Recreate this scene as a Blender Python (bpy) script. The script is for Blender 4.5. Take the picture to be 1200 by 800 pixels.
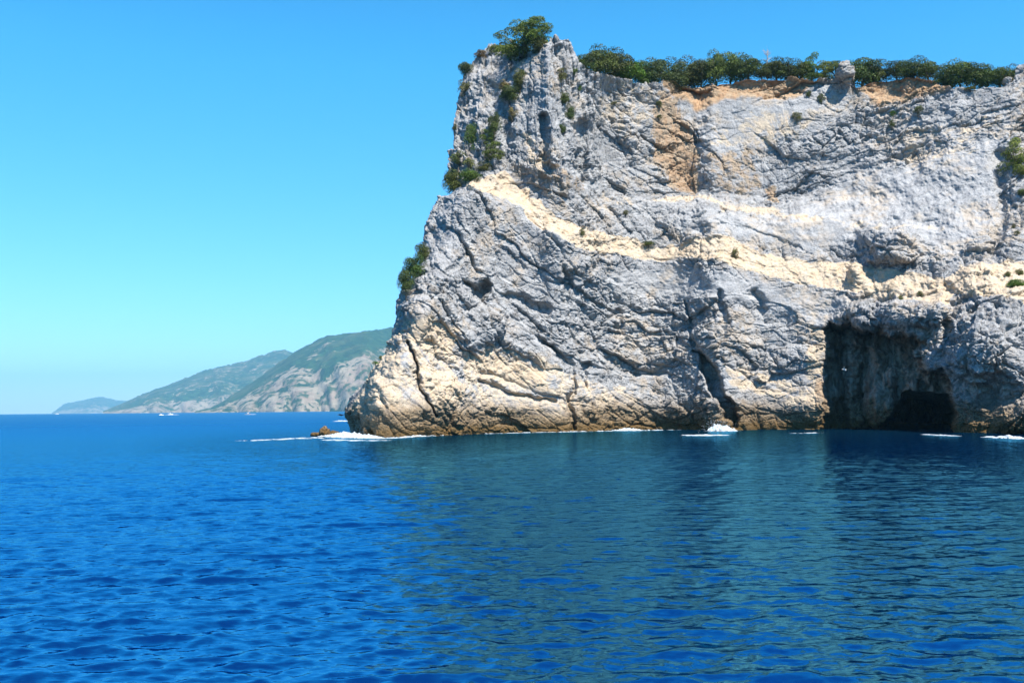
import bpy, math, random
import numpy as np
from mathutils import Matrix, Vector

for _o in list(bpy.data.objects):
    bpy.data.objects.remove(_o)
scene = bpy.context.scene
C = scene.collection
rad = math.radians

# ------------------------------------------------------------------ camera
FPX = 1152.0                      # focal length in photograph pixels (1200 wide)
CAM_H = 4.5
PITCH, ROLL = rad(3.92), rad(0.573)
cam_d = bpy.data.cameras.new("camera")
cam = bpy.data.objects.new("camera", cam_d)
C.objects.link(cam)
cam_d.sensor_width = 36.0
cam_d.lens = 36.0 * FPX / 1200.0
cam_d.clip_start = 0.2
cam_d.clip_end = 60000.0
fwd = Vector((0, math.cos(PITCH), math.sin(PITCH)))
up0 = Vector((0, -math.sin(PITCH), math.cos(PITCH)))
rt0 = Vector((1, 0, 0))
rt = rt0 * math.cos(ROLL) - up0 * math.sin(ROLL)
up = rt0 * math.sin(ROLL) + up0 * math.cos(ROLL)
cam.matrix_world = Matrix(((rt.x, up.x, -fwd.x, 0), (rt.y, up.y, -fwd.y, 0),
                           (rt.z, up.z, -fwd.z, CAM_H), (0, 0, 0, 1)))
scene.camera = cam

# ------------------------------------------------------------------ sky, sun, exposure
SUN_EL, SUN_AZ = rad(56), rad(145)       # azimuth clockwise from +Y (the view): behind and to the right
world = bpy.data.worlds.new("World")
scene.world = world
world.use_nodes = True
wn, wl = world.node_tree.nodes, world.node_tree.links
wn.clear()
sky = wn.new("ShaderNodeTexSky")
sky.sky_type = 'NISHITA'
sky.sun_disc = False
sky.sun_elevation = SUN_EL
sky.sun_rotation = SUN_AZ
sky.altitude = 0
sky.air_density = 1.0
sky.dust_density = 0.1
sky.ozone_density = 2.5
hs = wn.new("ShaderNodeHueSaturation")
hs.inputs["Hue"].default_value = 0.497
hs.inputs["Saturation"].default_value = 1.2
hs.inputs["Value"].default_value = 1.0
wl.new(sky.outputs[0], hs.inputs["Color"])
bg = wn.new("ShaderNodeBackground")
bg.inputs["Strength"].default_value = 0.122
tint = wn.new("ShaderNodeMix")
tint.data_type, tint.blend_type = 'RGBA', 'MULTIPLY'
tint.inputs[0].default_value = 1.0
tc = wn.new("ShaderNodeTexCoord")
sx = wn.new("ShaderNodeSeparateXYZ")
wl.new(tc.outputs["Generated"], sx.inputs[0])
mr = wn.new("ShaderNodeMapRange")
mr.inputs[1].default_value, mr.inputs[2].default_value = 0.02, 0.36
wl.new(sx.outputs[2], mr.inputs[0])
air = wn.new("ShaderNodeMix")                    # clear air: paler low down, azure higher up
air.data_type = 'RGBA'
air.inputs[6].default_value = (0.50, 0.67, 1.0, 1.0)
air.inputs[7].default_value = (0.27, 0.95, 1.05, 1.0)
wl.new(mr.outputs[0], air.inputs[0])
mr2 = wn.new("ShaderNodeMapRange")
mr2.inputs[1].default_value, mr2.inputs[2].default_value = 0.33, 0.72
wl.new(sx.outputs[2], mr2.inputs[0])
deep = wn.new("ShaderNodeMix")                   # deeper blue overhead
deep.data_type = 'RGBA'
deep.inputs[7].default_value = (0.11, 0.45, 0.78, 1.0)
wl.new(mr2.outputs[0], deep.inputs[0])
wl.new(air.outputs[2], deep.inputs[6])
wl.new(deep.outputs[2], tint.inputs[7])
wl.new(hs.outputs[0], tint.inputs[6])
wl.new(tint.outputs[2], bg.inputs["Color"])
wo = wn.new("ShaderNodeOutputWorld")
wl.new(bg.outputs[0], wo.inputs["Surface"])

sun_d = bpy.data.lights.new("sun", 'SUN')
sun_d.energy = 4.8
sun_d.angle = rad(0.5)
sun_d.color = (1.0, 0.955, 0.88)
sun = bpy.data.objects.new("sun", sun_d)
C.objects.link(sun)
to_sun = Vector((math.sin(SUN_AZ) * math.cos(SUN_EL), math.cos(SUN_AZ) * math.cos(SUN_EL), math.sin(SUN_EL)))
sun.rotation_euler = to_sun.to_track_quat('Z', 'Y').to_euler()
sun.location = (60, -60, 120)

scene.view_settings.view_transform = 'Standard'
scene.view_settings.look = 'None'
scene.view_settings.gamma = 1.0
scene.view_settings.use_curve_mapping = False
scene.view_settings.exposure = 1.0
scene.cycles.max_bounces = 6
scene.cycles.diffuse_bounces = 3
scene.cycles.glossy_bounces = 3
scene.cycles.transparent_max_bounces = 8
scene.cycles.volume_bounces = 0
scene.cycles.caustics_reflective = False
scene.cycles.caustics_refractive = False

# ------------------------------------------------------------------ numeric helpers
RT, UP, FW = np.array(rt), np.array(up), np.array(fwd)


def ray(px, py):
    xc = (np.asarray(px, float) - 600.0) / FPX
    yc = -(np.asarray(py, float) - 400.0) / FPX
    return xc[..., None] * RT + yc[..., None] * UP + FW


def at(px, py, Y):
    """World point whose distance along +Y is Y, in the direction of a photograph pixel."""
    d = ray(px, py)
    p = d * (np.asarray(Y, float) / d[..., 1])[..., None]
    p[..., 2] += CAM_H
    return p


def HOR(px):
    return 485.0 - 0.0100 * np.asarray(px, float)


def sm(a, b, x):
    t = np.clip((x - a) / (b - a), 0, 1)
    return t * t * (3 - 2 * t)


def curve(pts):
    xs = np.array([p[0] for p in pts], float)
    ys = np.array([p[1] for p in pts], float)
    return lambda x: np.interp(x, xs, ys)


def _h(ix, iy, iz, s):
    h = (ix.astype(np.uint32) * np.uint32(0x8da6b343)) ^ (iy.astype(np.uint32) * np.uint32(0xd8163841)) ^ \
        (iz.astype(np.uint32) * np.uint32(0xcb1ab31f)) ^ np.uint32((s * 0x9E3779B1) & 0xffffffff)
    h ^= h >> np.uint32(15)
    h *= np.uint32(0x2c1b3c6d)
    h ^= h >> np.uint32(12)
    h *= np.uint32(0x297a2d39)
    h ^= h >> np.uint32(15)
    return h


_GR = np.array([(1, 1, 0), (-1, 1, 0), (1, -1, 0), (-1, -1, 0), (1, 0, 1), (-1, 0, 1), (1, 0, -1), (-1, 0, -1),
                (0, 1, 1), (0, -1, 1), (0, 1, -1), (0, -1, -1), (1, 1, 0), (-1, 1, 0), (0, -1, 1), (0, -1, -1)], np.float32)


def perlin(x, y, z, seed=0):
    x = np.asarray(x, np.float32); y = np.asarray(y, np.float32); z = np.asarray(z, np.float32)
    x, y, z = np.broadcast_arrays(x, y, z)
    fx, fy, fz = np.floor(x), np.floor(y), np.floor(z)
    ix, iy, iz = fx.astype(np.int64), fy.astype(np.int64), fz.astype(np.int64)
    tx, ty, tz = x - fx, y - fy, z - fz
    ux, uy, uz = (t * t * t * (t * (t * 6 - 15) + 10) for t in (tx, ty, tz))
    out = np.zeros(x.shape, np.float32)
    for dx in (0, 1):
        wx = ux if dx else 1 - ux
        for dy in (0, 1):
            wy = uy if dy else 1 - uy
            for dz in (0, 1):
                wz = uz if dz else 1 - uz
                g = _GR[_h(ix + dx, iy + dy, iz + dz, seed) & np.uint32(15)]
                out += wx * wy * wz * (g[..., 0] * (tx - dx) + g[..., 1] * (ty - dy) + g[..., 2] * (tz - dz))
    return out


def fbm(x, y, z, octs=4, seed=0, gain=0.5):
    a, s, out = 1.0, 1.0, 0.0
    for k in range(octs):
        out = out + a * perlin(x * s, y * s, z * s, seed + k * 17)
        a *= gain
        s *= 2.03
    return out


def facets(x, y, z, seed):
    """Voronoi blocks, each with a tilted face: returns (height, distance to the block's edge)."""
    x = np.asarray(x, np.float32); y = np.asarray(y, np.float32); z = np.asarray(z, np.float32)
    fx, fy, fz = np.floor(x), np.floor(y), np.floor(z)
    ix, iy, iz = fx.astype(np.int64), fy.astype(np.int64), fz.astype(np.int64)
    d1 = np.full(x.shape, 9.0, np.float32); d2 = d1.copy()
    hh = np.zeros(x.shape, np.float32)
    k16 = np.float32(1 / 1023.0)
    for dx in (-1, 0, 1):
        for dy in (-1, 0, 1):
            for dz in (-1, 0, 1):
                h = _h(ix + dx, iy + dy, iz + dz, seed)
                ox = (fx + dx - x) + (h & np.uint32(1023)).astype(np.float32) * k16
                oy = (fy + dy - y) + ((h >> np.uint32(10)) & np.uint32(1023)).astype(np.float32) * k16
                oz = (fz + dz - z) + ((h >> np.uint32(20)) & np.uint32(1023)).astype(np.float32) * k16
                d = ox * ox + oy * oy + oz * oz
                h2 = h * np.uint32(2654435761)
                g0 = ((h2 >> np.uint32(3)) & np.uint32(255)).astype(np.float32) / 127.5 - 1
                g1 = ((h2 >> np.uint32(11)) & np.uint32(255)).astype(np.float32) / 127.5 - 1
                g2 = ((h2 >> np.uint32(19)) & np.uint32(255)).astype(np.float32) / 127.5 - 1
                val = 0.5 * g0 - 0.75 * (g1 * ox + g2 * oz)
                near = d < d1
                d2 = np.where(near, d1, np.minimum(d2, d))
                hh = np.where(near, val, hh)
                d1 = np.where(near, d, d1)
    return hh, np.sqrt(d2) - np.sqrt(d1)


def poly_sd(poly, X, Y):
    """Signed distance to a polygon (negative inside)."""
    d = np.full(X.shape, 1e9)
    ins = np.zeros(X.shape, bool)
    n = len(poly)
    for i in range(n):
        x0, y0 = poly[i]; x1, y1 = poly[(i + 1) % n]
        ex, ey = x1 - x0, y1 - y0
        wx, wy = X - x0, Y - y0
        t = np.clip((wx * ex + wy * ey) / (ex * ex + ey * ey + 1e-9), 0, 1)
        d = np.minimum(d, (wx - ex * t) ** 2 + (wy - ey * t) ** 2)
        if abs(ey) > 1e-9:
            c = ((y0 <= Y) != (y1 <= Y)) & (X < x0 + (Y - y0) * ex / ey)
            ins ^= c
    d = np.sqrt(d)
    return np.where(ins, -d, d)


def line_d(pts, X, Y):
    d = np.full(X.shape, 1e9)
    for (x0, y0), (x1, y1) in zip(pts[:-1], pts[1:]):
        ex, ey = x1 - x0, y1 - y0
        t = np.clip(((X - x0) * ex + (Y - y0) * ey) / (ex * ex + ey * ey + 1e-9), 0, 1)
        d = np.minimum(d, (X - x0 - ex * t) ** 2 + (Y - y0 - ey * t) ** 2)
    return np.sqrt(d)


def bilin(R, X, Y, x0, y0, step):
    fx = np.clip((X - x0) / step, 0, R.shape[1] - 1.001)
    fy = np.clip((Y - y0) / step, 0, R.shape[0] - 1.001)
    i, j = fx.astype(int), fy.astype(int)
    u, v = fx - i, fy - j
    return (R[j, i] * (1 - u) + R[j, i + 1] * u) * (1 - v) + (R[j + 1, i] * (1 - u) + R[j + 1, i + 1] * u) * v


def blur(R, n):
    for _ in range(3):
        for ax in (0, 1):
            k = 2 * n + 1
            P = np.pad(R, [(n + 1, n) if a == ax else (0, 0) for a in (0, 1)], mode='edge')
            c = np.cumsum(P, axis=ax)
            R = (np.take(c, range(k, c.shape[ax]), ax) - np.take(c, range(0, c.shape[ax] - k), ax)) / k
    return R


def grid_mesh(name, P, mat=None, keep=None, smooth=False):
    nr, nc = P.shape[:2]
    me = bpy.data.meshes.new(name)
    idx = np.arange(nr * nc).reshape(nr, nc)
    q = np.stack([idx[:-1, :-1], idx[:-1, 1:], idx[1:, 1:], idx[1:, :-1]], -1).reshape(-1, 4)
    V = P.reshape(-1, 3)
    if keep is not None:
        q = q[keep.reshape(-1)]
        used = np.unique(q)
        rem = np.zeros(len(V), np.int64); rem[used] = np.arange(len(used))
        q = rem[q]; V = V[used]
    fill_mesh(me, V, q, smooth)
    if mat:
        me.materials.append(mat)
    return me


def fill_mesh(me, V, Q, smooth=False):
    V = np.ascontiguousarray(V, np.float32)
    Q = np.ascontiguousarray(Q, np.int32)
    n = Q.shape[1]
    me.vertices.add(len(V)); me.vertices.foreach_set("co", V.ravel())
    me.loops.add(Q.size); me.loops.foreach_set("vertex_index", Q.ravel())
    me.polygons.add(len(Q))
    me.polygons.foreach_set("loop_start", np.arange(0, Q.size, n, dtype=np.int32))
    me.polygons.foreach_set("loop_total", np.full(len(Q), n, np.int32))
    if smooth:
        me.polygons.foreach_set("use_smooth", np.ones(len(Q), bool))
    me.update(calc_edges=True)
    me.validate()


def set_attr(me, name, arr, typ='FLOAT'):
    a = me.attributes.new(name, typ, 'POINT')
    a.data.foreach_set("value" if typ == 'FLOAT' else "vector", np.ascontiguousarray(arr, np.float32).ravel())


def link(name, data, parent=None):
    o = bpy.data.objects.new(name, data)
    C.objects.link(o)
    if parent is not None:
        o.parent = parent
    return o


def tag(o, label, cat=None, group=None, kind=None):
    o["label"] = label
    if cat: o["category"] = cat
    if group: o["group"] = group
    if kind: o["kind"] = kind
    return o


# ------------------------------------------------------------------ node helpers
class NT:
    def __init__(self, name):
        self.m = bpy.data.materials.new(name)
        self.m.use_nodes = True
        self.t = self.m.node_tree
        self.t.nodes.clear()
        self.out = self.t.nodes.new("ShaderNodeOutputMaterial")

    def n(self, typ, ins=None, **kw):
        nd = self.t.nodes.new(typ)
        for k, v in kw.items():
            setattr(nd, k, v)
        for k, v in (ins or {}).items():
            self.put(nd.inputs[k], v)
        return nd

    def put(self, sock, v):
        if hasattr(v, "node"):
            self.t.links.new(v, sock)
        elif hasattr(v, "outputs"):
            self.t.links.new(v.outputs[0], sock)
        elif isinstance(v, tuple) and len(v) == 3 and sock.type == 'RGBA':
            sock.default_value = (*v, 1)
        else:
            sock.default_value = v

    def math(self, op, a, b=0.0, c=0.0, clamp=False):
        nd = self.n("ShaderNodeMath", {0: a, 1: b, 2: c}, operation=op)
        nd.use_clamp = clamp
        return nd.outputs[0]

    def mix(self, f, a, b, mode='MIX'):
        nd = self.n("ShaderNodeMix", data_type='RGBA', blend_type=mode)
        nd.clamp_factor = True
        self.put(nd.inputs[0], f); self.put(nd.inputs[6], a); self.put(nd.inputs[7], b)
        return nd.outputs[2]

    def ramp(self, f, lo, hi):
        return self.n("ShaderNodeMapRange", {0: f, 1: lo, 2: hi, 3: 0.0, 4: 1.0}, interpolation_type='SMOOTHSTEP').outputs[0]

    def attr(self, name):
        return self.n("ShaderNodeAttribute", attribute_name=name)

    def noise(self, vec, scale, detail=4, rough=0.55, dist=0.0):
        return self.n("ShaderNodeTexNoise", {"Vector": vec, "Scale": scale, "Detail": detail, "Roughness": rough, "Distortion": dist})

    def mapping(self, vec, scale=(1, 1, 1), rot=(0, 0, 0)):
        return self.n("ShaderNodeMapping", {"Vector": vec, "Scale": scale, "Rotation": rot}).outputs[0]

    def done(self, sh):
        self.t.links.new(sh, self.out.inputs["Surface"])
        return self.m


# ------------------------------------------------------------------ rock material
def rock_material():
    N = NT("limestone")
    pos = N.n("ShaderNodeTexCoord").outputs["Object"]
    bed = N.attr("bed").outputs["Vector"]
    cream, rust, earth, smooth = (N.attr(k).outputs["Fac"] for k in ("cream", "rust", "earth", "slab"))
    z = N.n("ShaderNodeSeparateXYZ", {0: pos}).outputs[2]
    n_big = N.noise(pos, 0.09, 4).outputs[0]
    n_mid = N.noise(pos, 0.55, 6, 0.65).outputs[0]
    n_fine = N.noise(pos, 2.6, 5, 0.7).outputs[0]
    streak = N.noise(N.mapping(bed, (0.10, 0.55, 0.75)), 1.0, 6, 0.68, 0.6).outputs[0]
    streak2 = N.noise(N.mapping(bed, (0.35, 0.35, 3.2)), 1.0, 5, 0.65, 0.4).outputs[0]
    # grey limestone, paler and darker beds
    g = N.mix(N.ramp(streak, 0.34, 0.66), (0.228, 0.23, 0.235), (0.41, 0.405, 0.395))
    g = N.mix(N.math('MULTIPLY', N.ramp(n_fine, 0.50, 0.66), 0.55), g, (0.49, 0.47, 0.435))
    g = N.mix(N.math('MULTIPLY', N.ramp(n_mid, 0.54, 0.70), 0.6), g, (0.17, 0.165, 0.165))
    g = N.mix(N.math('MULTIPLY', N.ramp(streak2, 0.57, 0.72), 0.55), g, (0.15, 0.15, 0.16))
    g = N.mix(N.math('MULTIPLY', smooth, 0.30), g, (0.36, 0.357, 0.35))
    sp = N.noise(pos, 5.5, 4, 0.75).outputs[0]
    g = N.mix(N.math('MULTIPLY', N.ramp(sp, 0.53, 0.62), 0.72), g, (0.12, 0.113, 0.105))
    g = N.mix(N.math('MULTIPLY', N.ramp(sp, 0.47, 0.38), 0.45), g, (0.56, 0.555, 0.54))
    # warm staining that turns up anywhere
    warm = N.math('MULTIPLY', N.ramp(n_big, 0.47, 0.60), N.ramp(n_mid, 0.38, 0.60))
    g = N.mix(N.math('MULTIPLY', warm, 0.55), g, (0.50, 0.39, 0.27))
    ln = N.noise(N.mapping(bed, (0.16, 0.5, 4.2)), 1.0, 5, 0.7, 0.5).outputs[0]
    g = N.mix(N.math('MULTIPLY', N.ramp(ln, 0.53, 0.66), N.math('ADD', 0.15, N.math('MULTIPLY', smooth, 0.40))), g, (0.20, 0.19, 0.18))
    # cream fresh faces and rubble
    cr = N.mix(N.ramp(n_mid, 0.36, 0.64), (0.52, 0.39, 0.255), (0.56, 0.465, 0.345))
    cr = N.mix(N.math('MULTIPLY', N.ramp(n_fine, 0.55, 0.70), 0.5), cr, (0.36, 0.29, 0.20))
    cr = N.mix(N.math('MULTIPLY', N.ramp(sp, 0.55, 0.64), 0.5), cr, (0.24, 0.18, 0.12))
    j = N.math('ADD', cream, N.math('MULTIPLY', N.math('SUBTRACT', N.math('ADD', n_mid, streak), 1.0), 1.7))
    g = N.mix(N.math('MULTIPLY', N.ramp(j, 0.30, 0.72), 0.95), g, cr)
    # rust
    ru = N.mix(N.ramp(n_mid, 0.38, 0.62), (0.34, 0.22, 0.13), (0.46, 0.35, 0.24))
    ru = N.mix(N.math('MULTIPLY', N.ramp(n_fine, 0.52, 0.66), 0.5), ru, (0.22, 0.17, 0.13))
    j = N.math('ADD', rust, N.math('MULTIPLY', N.math('SUBTRACT', N.math('ADD', n_mid, streak), 1.0), 1.3))
    g = N.mix(N.ramp(j, 0.38, 0.70), g, ru)
    ea = N.mix(N.ramp(n_mid, 0.35, 0.65), (0.36, 0.215, 0.115), (0.48, 0.345, 0.215))
    ea = N.mix(N.math('MULTIPLY', N.ramp(streak2, 0.5, 0.68), 0.6), ea, (0.20, 0.15, 0.11))
    g = N.mix(earth, g, ea)
    # open joints with dirt in them, blocks between
    wv = N.n("ShaderNodeVectorMath", {0: N.noise(pos, 0.8, 3).outputs["Color"], "Scale": 1.1}, operation='SCALE').outputs[0]
    vb = N.n("ShaderNodeVectorMath", {0: N.mapping(bed, (0.30, 0.30, 0.62)), 1: wv}, operation='ADD').outputs[0]
    j1 = N.n("ShaderNodeTexVoronoi", {"Vector": vb, "Scale": 1.0}, feature='DISTANCE_TO_EDGE').outputs["Distance"]
    j2 = N.n("ShaderNodeTexVoronoi", {"Vector": vb, "Scale": 3.1}, feature='DISTANCE_TO_EDGE').outputs["Distance"]
    pk = N.math('MULTIPLY', N.ramp(n_mid, 0.42, 0.60), N.math('SUBTRACT', 1.0, N.math('MULTIPLY', smooth, 0.75)))
    cr1 = N.math('MULTIPLY', N.math('SUBTRACT', 1.0, N.ramp(j1, 0.0, 0.045)), pk)
    cr2 = N.math('MULTIPLY', N.math('SUBTRACT', 1.0, N.ramp(j2, 0.0, 0.075)), N.math('MULTIPLY', pk, 0.4))
    joint = N.math('MAXIMUM', cr1, cr2)
    g = N.mix(N.math('MULTIPLY', joint, 0.6), g, (0.10, 0.088, 0.078))
    # seepage stains on the cave wall
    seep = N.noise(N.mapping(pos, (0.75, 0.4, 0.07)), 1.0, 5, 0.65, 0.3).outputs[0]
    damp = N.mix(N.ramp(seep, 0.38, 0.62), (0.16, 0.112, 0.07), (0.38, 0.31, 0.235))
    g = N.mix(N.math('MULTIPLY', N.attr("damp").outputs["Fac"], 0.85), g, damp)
    # the splash zone: brown weed-stained band, olive black line at the water
    zz = N.math('ADD', z, N.math('MULTIPLY', N.math('SUBTRACT', n_mid, 0.5), 6.0))
    zz = N.math('ADD', zz, N.math('MULTIPLY', N.math('SUBTRACT', n_big, 0.5), 8.0))
    br = N.mix(N.ramp(n_fine, 0.36, 0.62), (0.10, 0.064, 0.032), (0.28, 0.195, 0.105))
    wet = N.math('SUBTRACT', 1.0, N.ramp(zz, 2.4, 7.5))
    g = N.mix(N.math('MULTIPLY', wet, 0.9), g, br)
    z2 = N.math('ADD', z, N.math('MULTIPLY', N.math('SUBTRACT', n_fine, 0.5), 1.6))
    low = N.math('SUBTRACT', 1.0, N.ramp(z2, 0.7, 2.8))
    g = N.mix(N.math('MULTIPLY', low, 0.95), g, N.mix(n_mid, (0.05, 0.035, 0.015), (0.21, 0.115, 0.03)))
    bmp = N.math('ADD', N.math('MULTIPLY', n_fine, 0.5), N.noise(pos, 7.0, 4, 0.7).outputs[0])
    bmp = N.math('ADD', bmp, N.math('MULTIPLY', streak2, 0.3))
    bmp = N.math('SUBTRACT', bmp, N.math('MULTIPLY', joint, 0.9))
    b = N.n("ShaderNodeBump", {"Height": bmp, "Strength": N.math('SUBTRACT', 0.75, N.math('MULTIPLY', smooth, 0.38)), "Distance": 0.22})
    p = N.n("ShaderNodeBsdfPrincipled", {"Base Color": g, "Roughness": N.math('SUBTRACT', 0.92, N.math('MULTIPLY', low, 0.45)),
                                        "Specular IOR Level": 0.25, "Normal": b})
    return N.done(p.outputs[0])


ROCK = rock_material()

# ------------------------------------------------------------------ cliff
# left outline and rim of the headland as seen from the boat (photograph pixels)
XL = curve([(30, 577), (45, 576), (67, 555), (88, 540), (104, 535.5), (120, 531), (146, 526), (167, 524), (190, 521.5), (222, 519),
            (228, 507), (260, 499), (287, 496), (327, 481), (351, 463), (385, 457), (396, 456), (415, 449), (429, 432),
            (446, 423), (466, 408), (486, 394), (495, 400), (503, 403), (511, 405), (545, 409)])
YT = curve([(380, 48), (576, 49), (600, 61), (620, 64), (636, 54), (645, 44), (651, 40), (657, 46), (667, 47), (671, 60), (676, 72), (692, 83),
            (720, 91), (747, 98), (777, 99), (800, 100), (820, 98), (850, 92), (910, 90), (960, 91), (979, 91), (985, 77), (990, 73),
            (998, 79), (1004, 98), (1022, 95), (1048, 88), (1077, 89), (1110, 98), (1148, 98), (1174, 100), (1186, 93), (1191, 78),
            (1206, 75), (1260, 72), (1400, 66)])
WB = curve([(380, 508), (407, 510), (440, 513), (480, 512), (540, 509), (600, 507), (660, 506), (720, 504), (760, 503), (800, 503),
            (850, 504), (900, 503), (960, 503), (1000, 503), (1040, 505), (1100, 508), (1140, 511), (1160, 514), (1200, 516), (1400, 521)])
LL = curve([(380, 217), (520, 217), (560, 217), (587, 227), (610, 243), (633, 267), (657, 282), (687, 290), (727, 299), (773, 307), (803, 304),
            (850, 310), (893, 320), (927, 328), (960, 336), (995, 341), (1039, 347), (1079, 352), (1108, 354), (1123, 345), (1160, 350), (1200, 358), (1400, 370)])
LU = curve([(380, 212), (520, 210), (560, 203), (593, 200), (620, 220), (637, 243), (670, 260), (700, 273), (733, 280), (773, 290), (807, 287), (827, 278),
            (860, 277), (893, 292), (927, 303), (965, 308), (995, 305), (1017, 308), (1039, 316), (1083, 323), (1108, 327), (1127, 312), (1163, 305), (1200, 301), (1400, 295)])
SL = curve([(700, 232), (787, 235), (837, 234), (850, 243), (907, 243), (932, 253), (980, 261), (1053, 268), (1108, 264), (1163, 250), (1400, 200)])
EL = curve([(760, 92), (777, 100), (790, 112), (820, 124), (840, 115), (875, 107), (897, 107), (920, 110), (947, 97), (962, 90), (1004, 90), (1020, 109),
            (1034, 118), (1062, 109), (1091, 104), (1112, 95), (1120, 90)])
CAVE = [(964, 520), (964, 388), (970, 378), (985, 381), (996, 373), (1012, 384), (1030, 380), (1046, 391), (1060, 385), (1075, 393), (1087, 403),
        (1077, 414), (1087, 432), (1104, 442), (1111, 458), (1117, 477), (1121, 520)]
INNER = [(1032, 525), (1035, 494), (1042, 482), (1054, 470), (1061, 463), (1073, 463), (1092, 465), (1108, 462), (1116, 482), (1119, 525)]
GULLY = [(812, 411), (826, 415), (840, 436), (851, 462), (868, 488), (862, 498), (849, 490), (838, 466), (826, 440)]
HOLE = [(546, 328), (556, 333), (573, 325), (576, 331), (569, 344), (571, 356), (562, 353), (551, 348)]

GX0, GX1, GY0, GY1, GS = 380.0, 1400.0, 20.0, 560.0, 1.0
gx = np.arange(GX0, GX1 + .5, GS)
gy = np.arange(GY0, GY1 + .5, GS)
RX, RY = np.meshgrid(gx, gy)
hor = HOR(RX)
Yb = CAM_H * FPX / (WB(RX) - hor)
Yb = np.where(RX > 980, curve([(960, 190), (1000, 184), (1040, 176), (1100, 164), (1160, 153), (1200, 148), (1400, 132)])(RX), Yb)
Yb = blur(Yb, 10)
Yhigh = curve([(380, 165), (440, 164), (540, 175), (660, 184), (760, 190), (900, 190), (1000, 187), (1100, 179), (1200, 168), (1400, 150)])(RX)
hup = sm(5, 40, (hor - RY) * 180 / FPX)
Yb = Yb * (1 - hup) + np.maximum(Yhigh - 4, Yb - 6) * hup
below = RY > LL(RX)
band = (RY <= LL(RX)) & (RY > LU(RX))
rate = np.where(below, 0.34, 0.30)
rate = np.where(below & (RX < 640), 0.42, rate)
rate = np.where(below & (RX > 700) & (RX < 1000) & (RY < 385), 0.52, rate)       # smooth slab under the ledge
rate = np.where(band, 1.15, rate)
upper = ~below & ~band
rate = np.where(upper & (RX < 740), 0.22, rate)
rate = np.where(upper & (RX >= 740), 0.60, rate)
rate = np.where(upper & (RX >= 740) & (RY < SL(RX)), 0.18 + 0.42 * sm(860, 1060, RX), rate)
rate = np.where(upper & (RX >= 740) & (np.abs(RY - SL(RX)) < 4), 1.4, rate)
rate = np.where((RY < EL(RX) + 5) & (RX > 765) & (RX < 1115), 1.1, rate)
rate = blur(rate, 2)
_k = np.hanning(61); _k /= _k.sum()
rate = np.apply_along_axis(lambda v: np.convolve(np.pad(v, 30, mode='edge'), _k, 'valid'), 1, rate) * 0.75 + rate * 0.25
mpp = 180.0 / FPX
row = (RY < hor) * rate * mpp
setback = np.cumsum(row[::-1], 0)[::-1]
D = Yb + setback
# left flank of the headland turns away from the boat
dxl = RX - XL(RY)
A = curve([(20, 20), (150, 20), (230, 16), (300, 14), (400, 12), (470, 14), (560, 14)])(RY)
W = curve([(20, 85), (180, 78), (230, 50), (300, 42), (400, 40), (470, 42), (560, 42)])(RY)
D += A * np.clip(1 - np.clip(dxl, 0, None) / W, 0, 1) ** 1.7
# amphitheatre of the old quarry
amp = sm(752, 822, RX) * (1 - sm(850, 1130, RX)) * sm(262, 225, RY) * sm(60, 110, RY)
D += 11 * amp
D += 5 * np.exp(-((RX - 705) / 26.0) ** 2) * sm(275, 220, RY) * sm(70, 120, RY)
D -= 4 * np.exp(-((RX - 640) / 32.0) ** 2) * sm(240, 180, RY)
# vertical clefts of the tower
for pts, w, dp in (([(637, 140), (636, 190), (646, 200)], 5, 2.6), ([(684, 150), (680, 195), (686, 212)], 5, 2.6),
                   ([(582, 70), (580, 110), (596, 140), (588, 185)], 7, 2.4), ([(603, 70), (596, 100)], 4, 1.6),
                   ([(560, 75), (548, 130), (556, 180)], 5, 1.5), ([(655, 60), (660, 110), (668, 135)], 6, 2.0),
                   ([(481, 402), (489, 440), (499, 464), (509, 486)], 2.2, 3.0),
                   ([(440, 452), (452, 480)], 2.5, 1.2),
                   ([(546, 300), (521, 322), (517, 350), (523, 372)], 3, 1.5),
                   ([(660, 318), (670, 330), (662, 350)], 4, 1.5), ([(598, 345), (625, 360), (640, 358)], 3.5, 1.6),
                   ([(640, 400), (672, 430), (668, 470), (672, 500)], 3, 2.0), ([(560, 445), (600, 462), (650, 470)], 2.5, 1.6),
                   ([(690, 425), (686, 452)], 3, 1.8), ([(884, 340), (893, 360)], 5, 2.2), ([(845, 345), (850, 380), (846, 400)], 4, 1.6),
                   ([(806, 350), (808, 385), (816, 410)], 3, 1.6), ([(725, 365), (727, 385)], 3, 1.4),
                   ([(1110, 335), (1121, 350), (1112, 372), (1110, 400)], 5, 2.6),
                   ([(1172, 180), (1176, 240), (1166, 290)], 6, 2.0)):
    D += dp * np.exp(-(line_d(pts, RX, RY) / w) ** 2)


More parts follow.
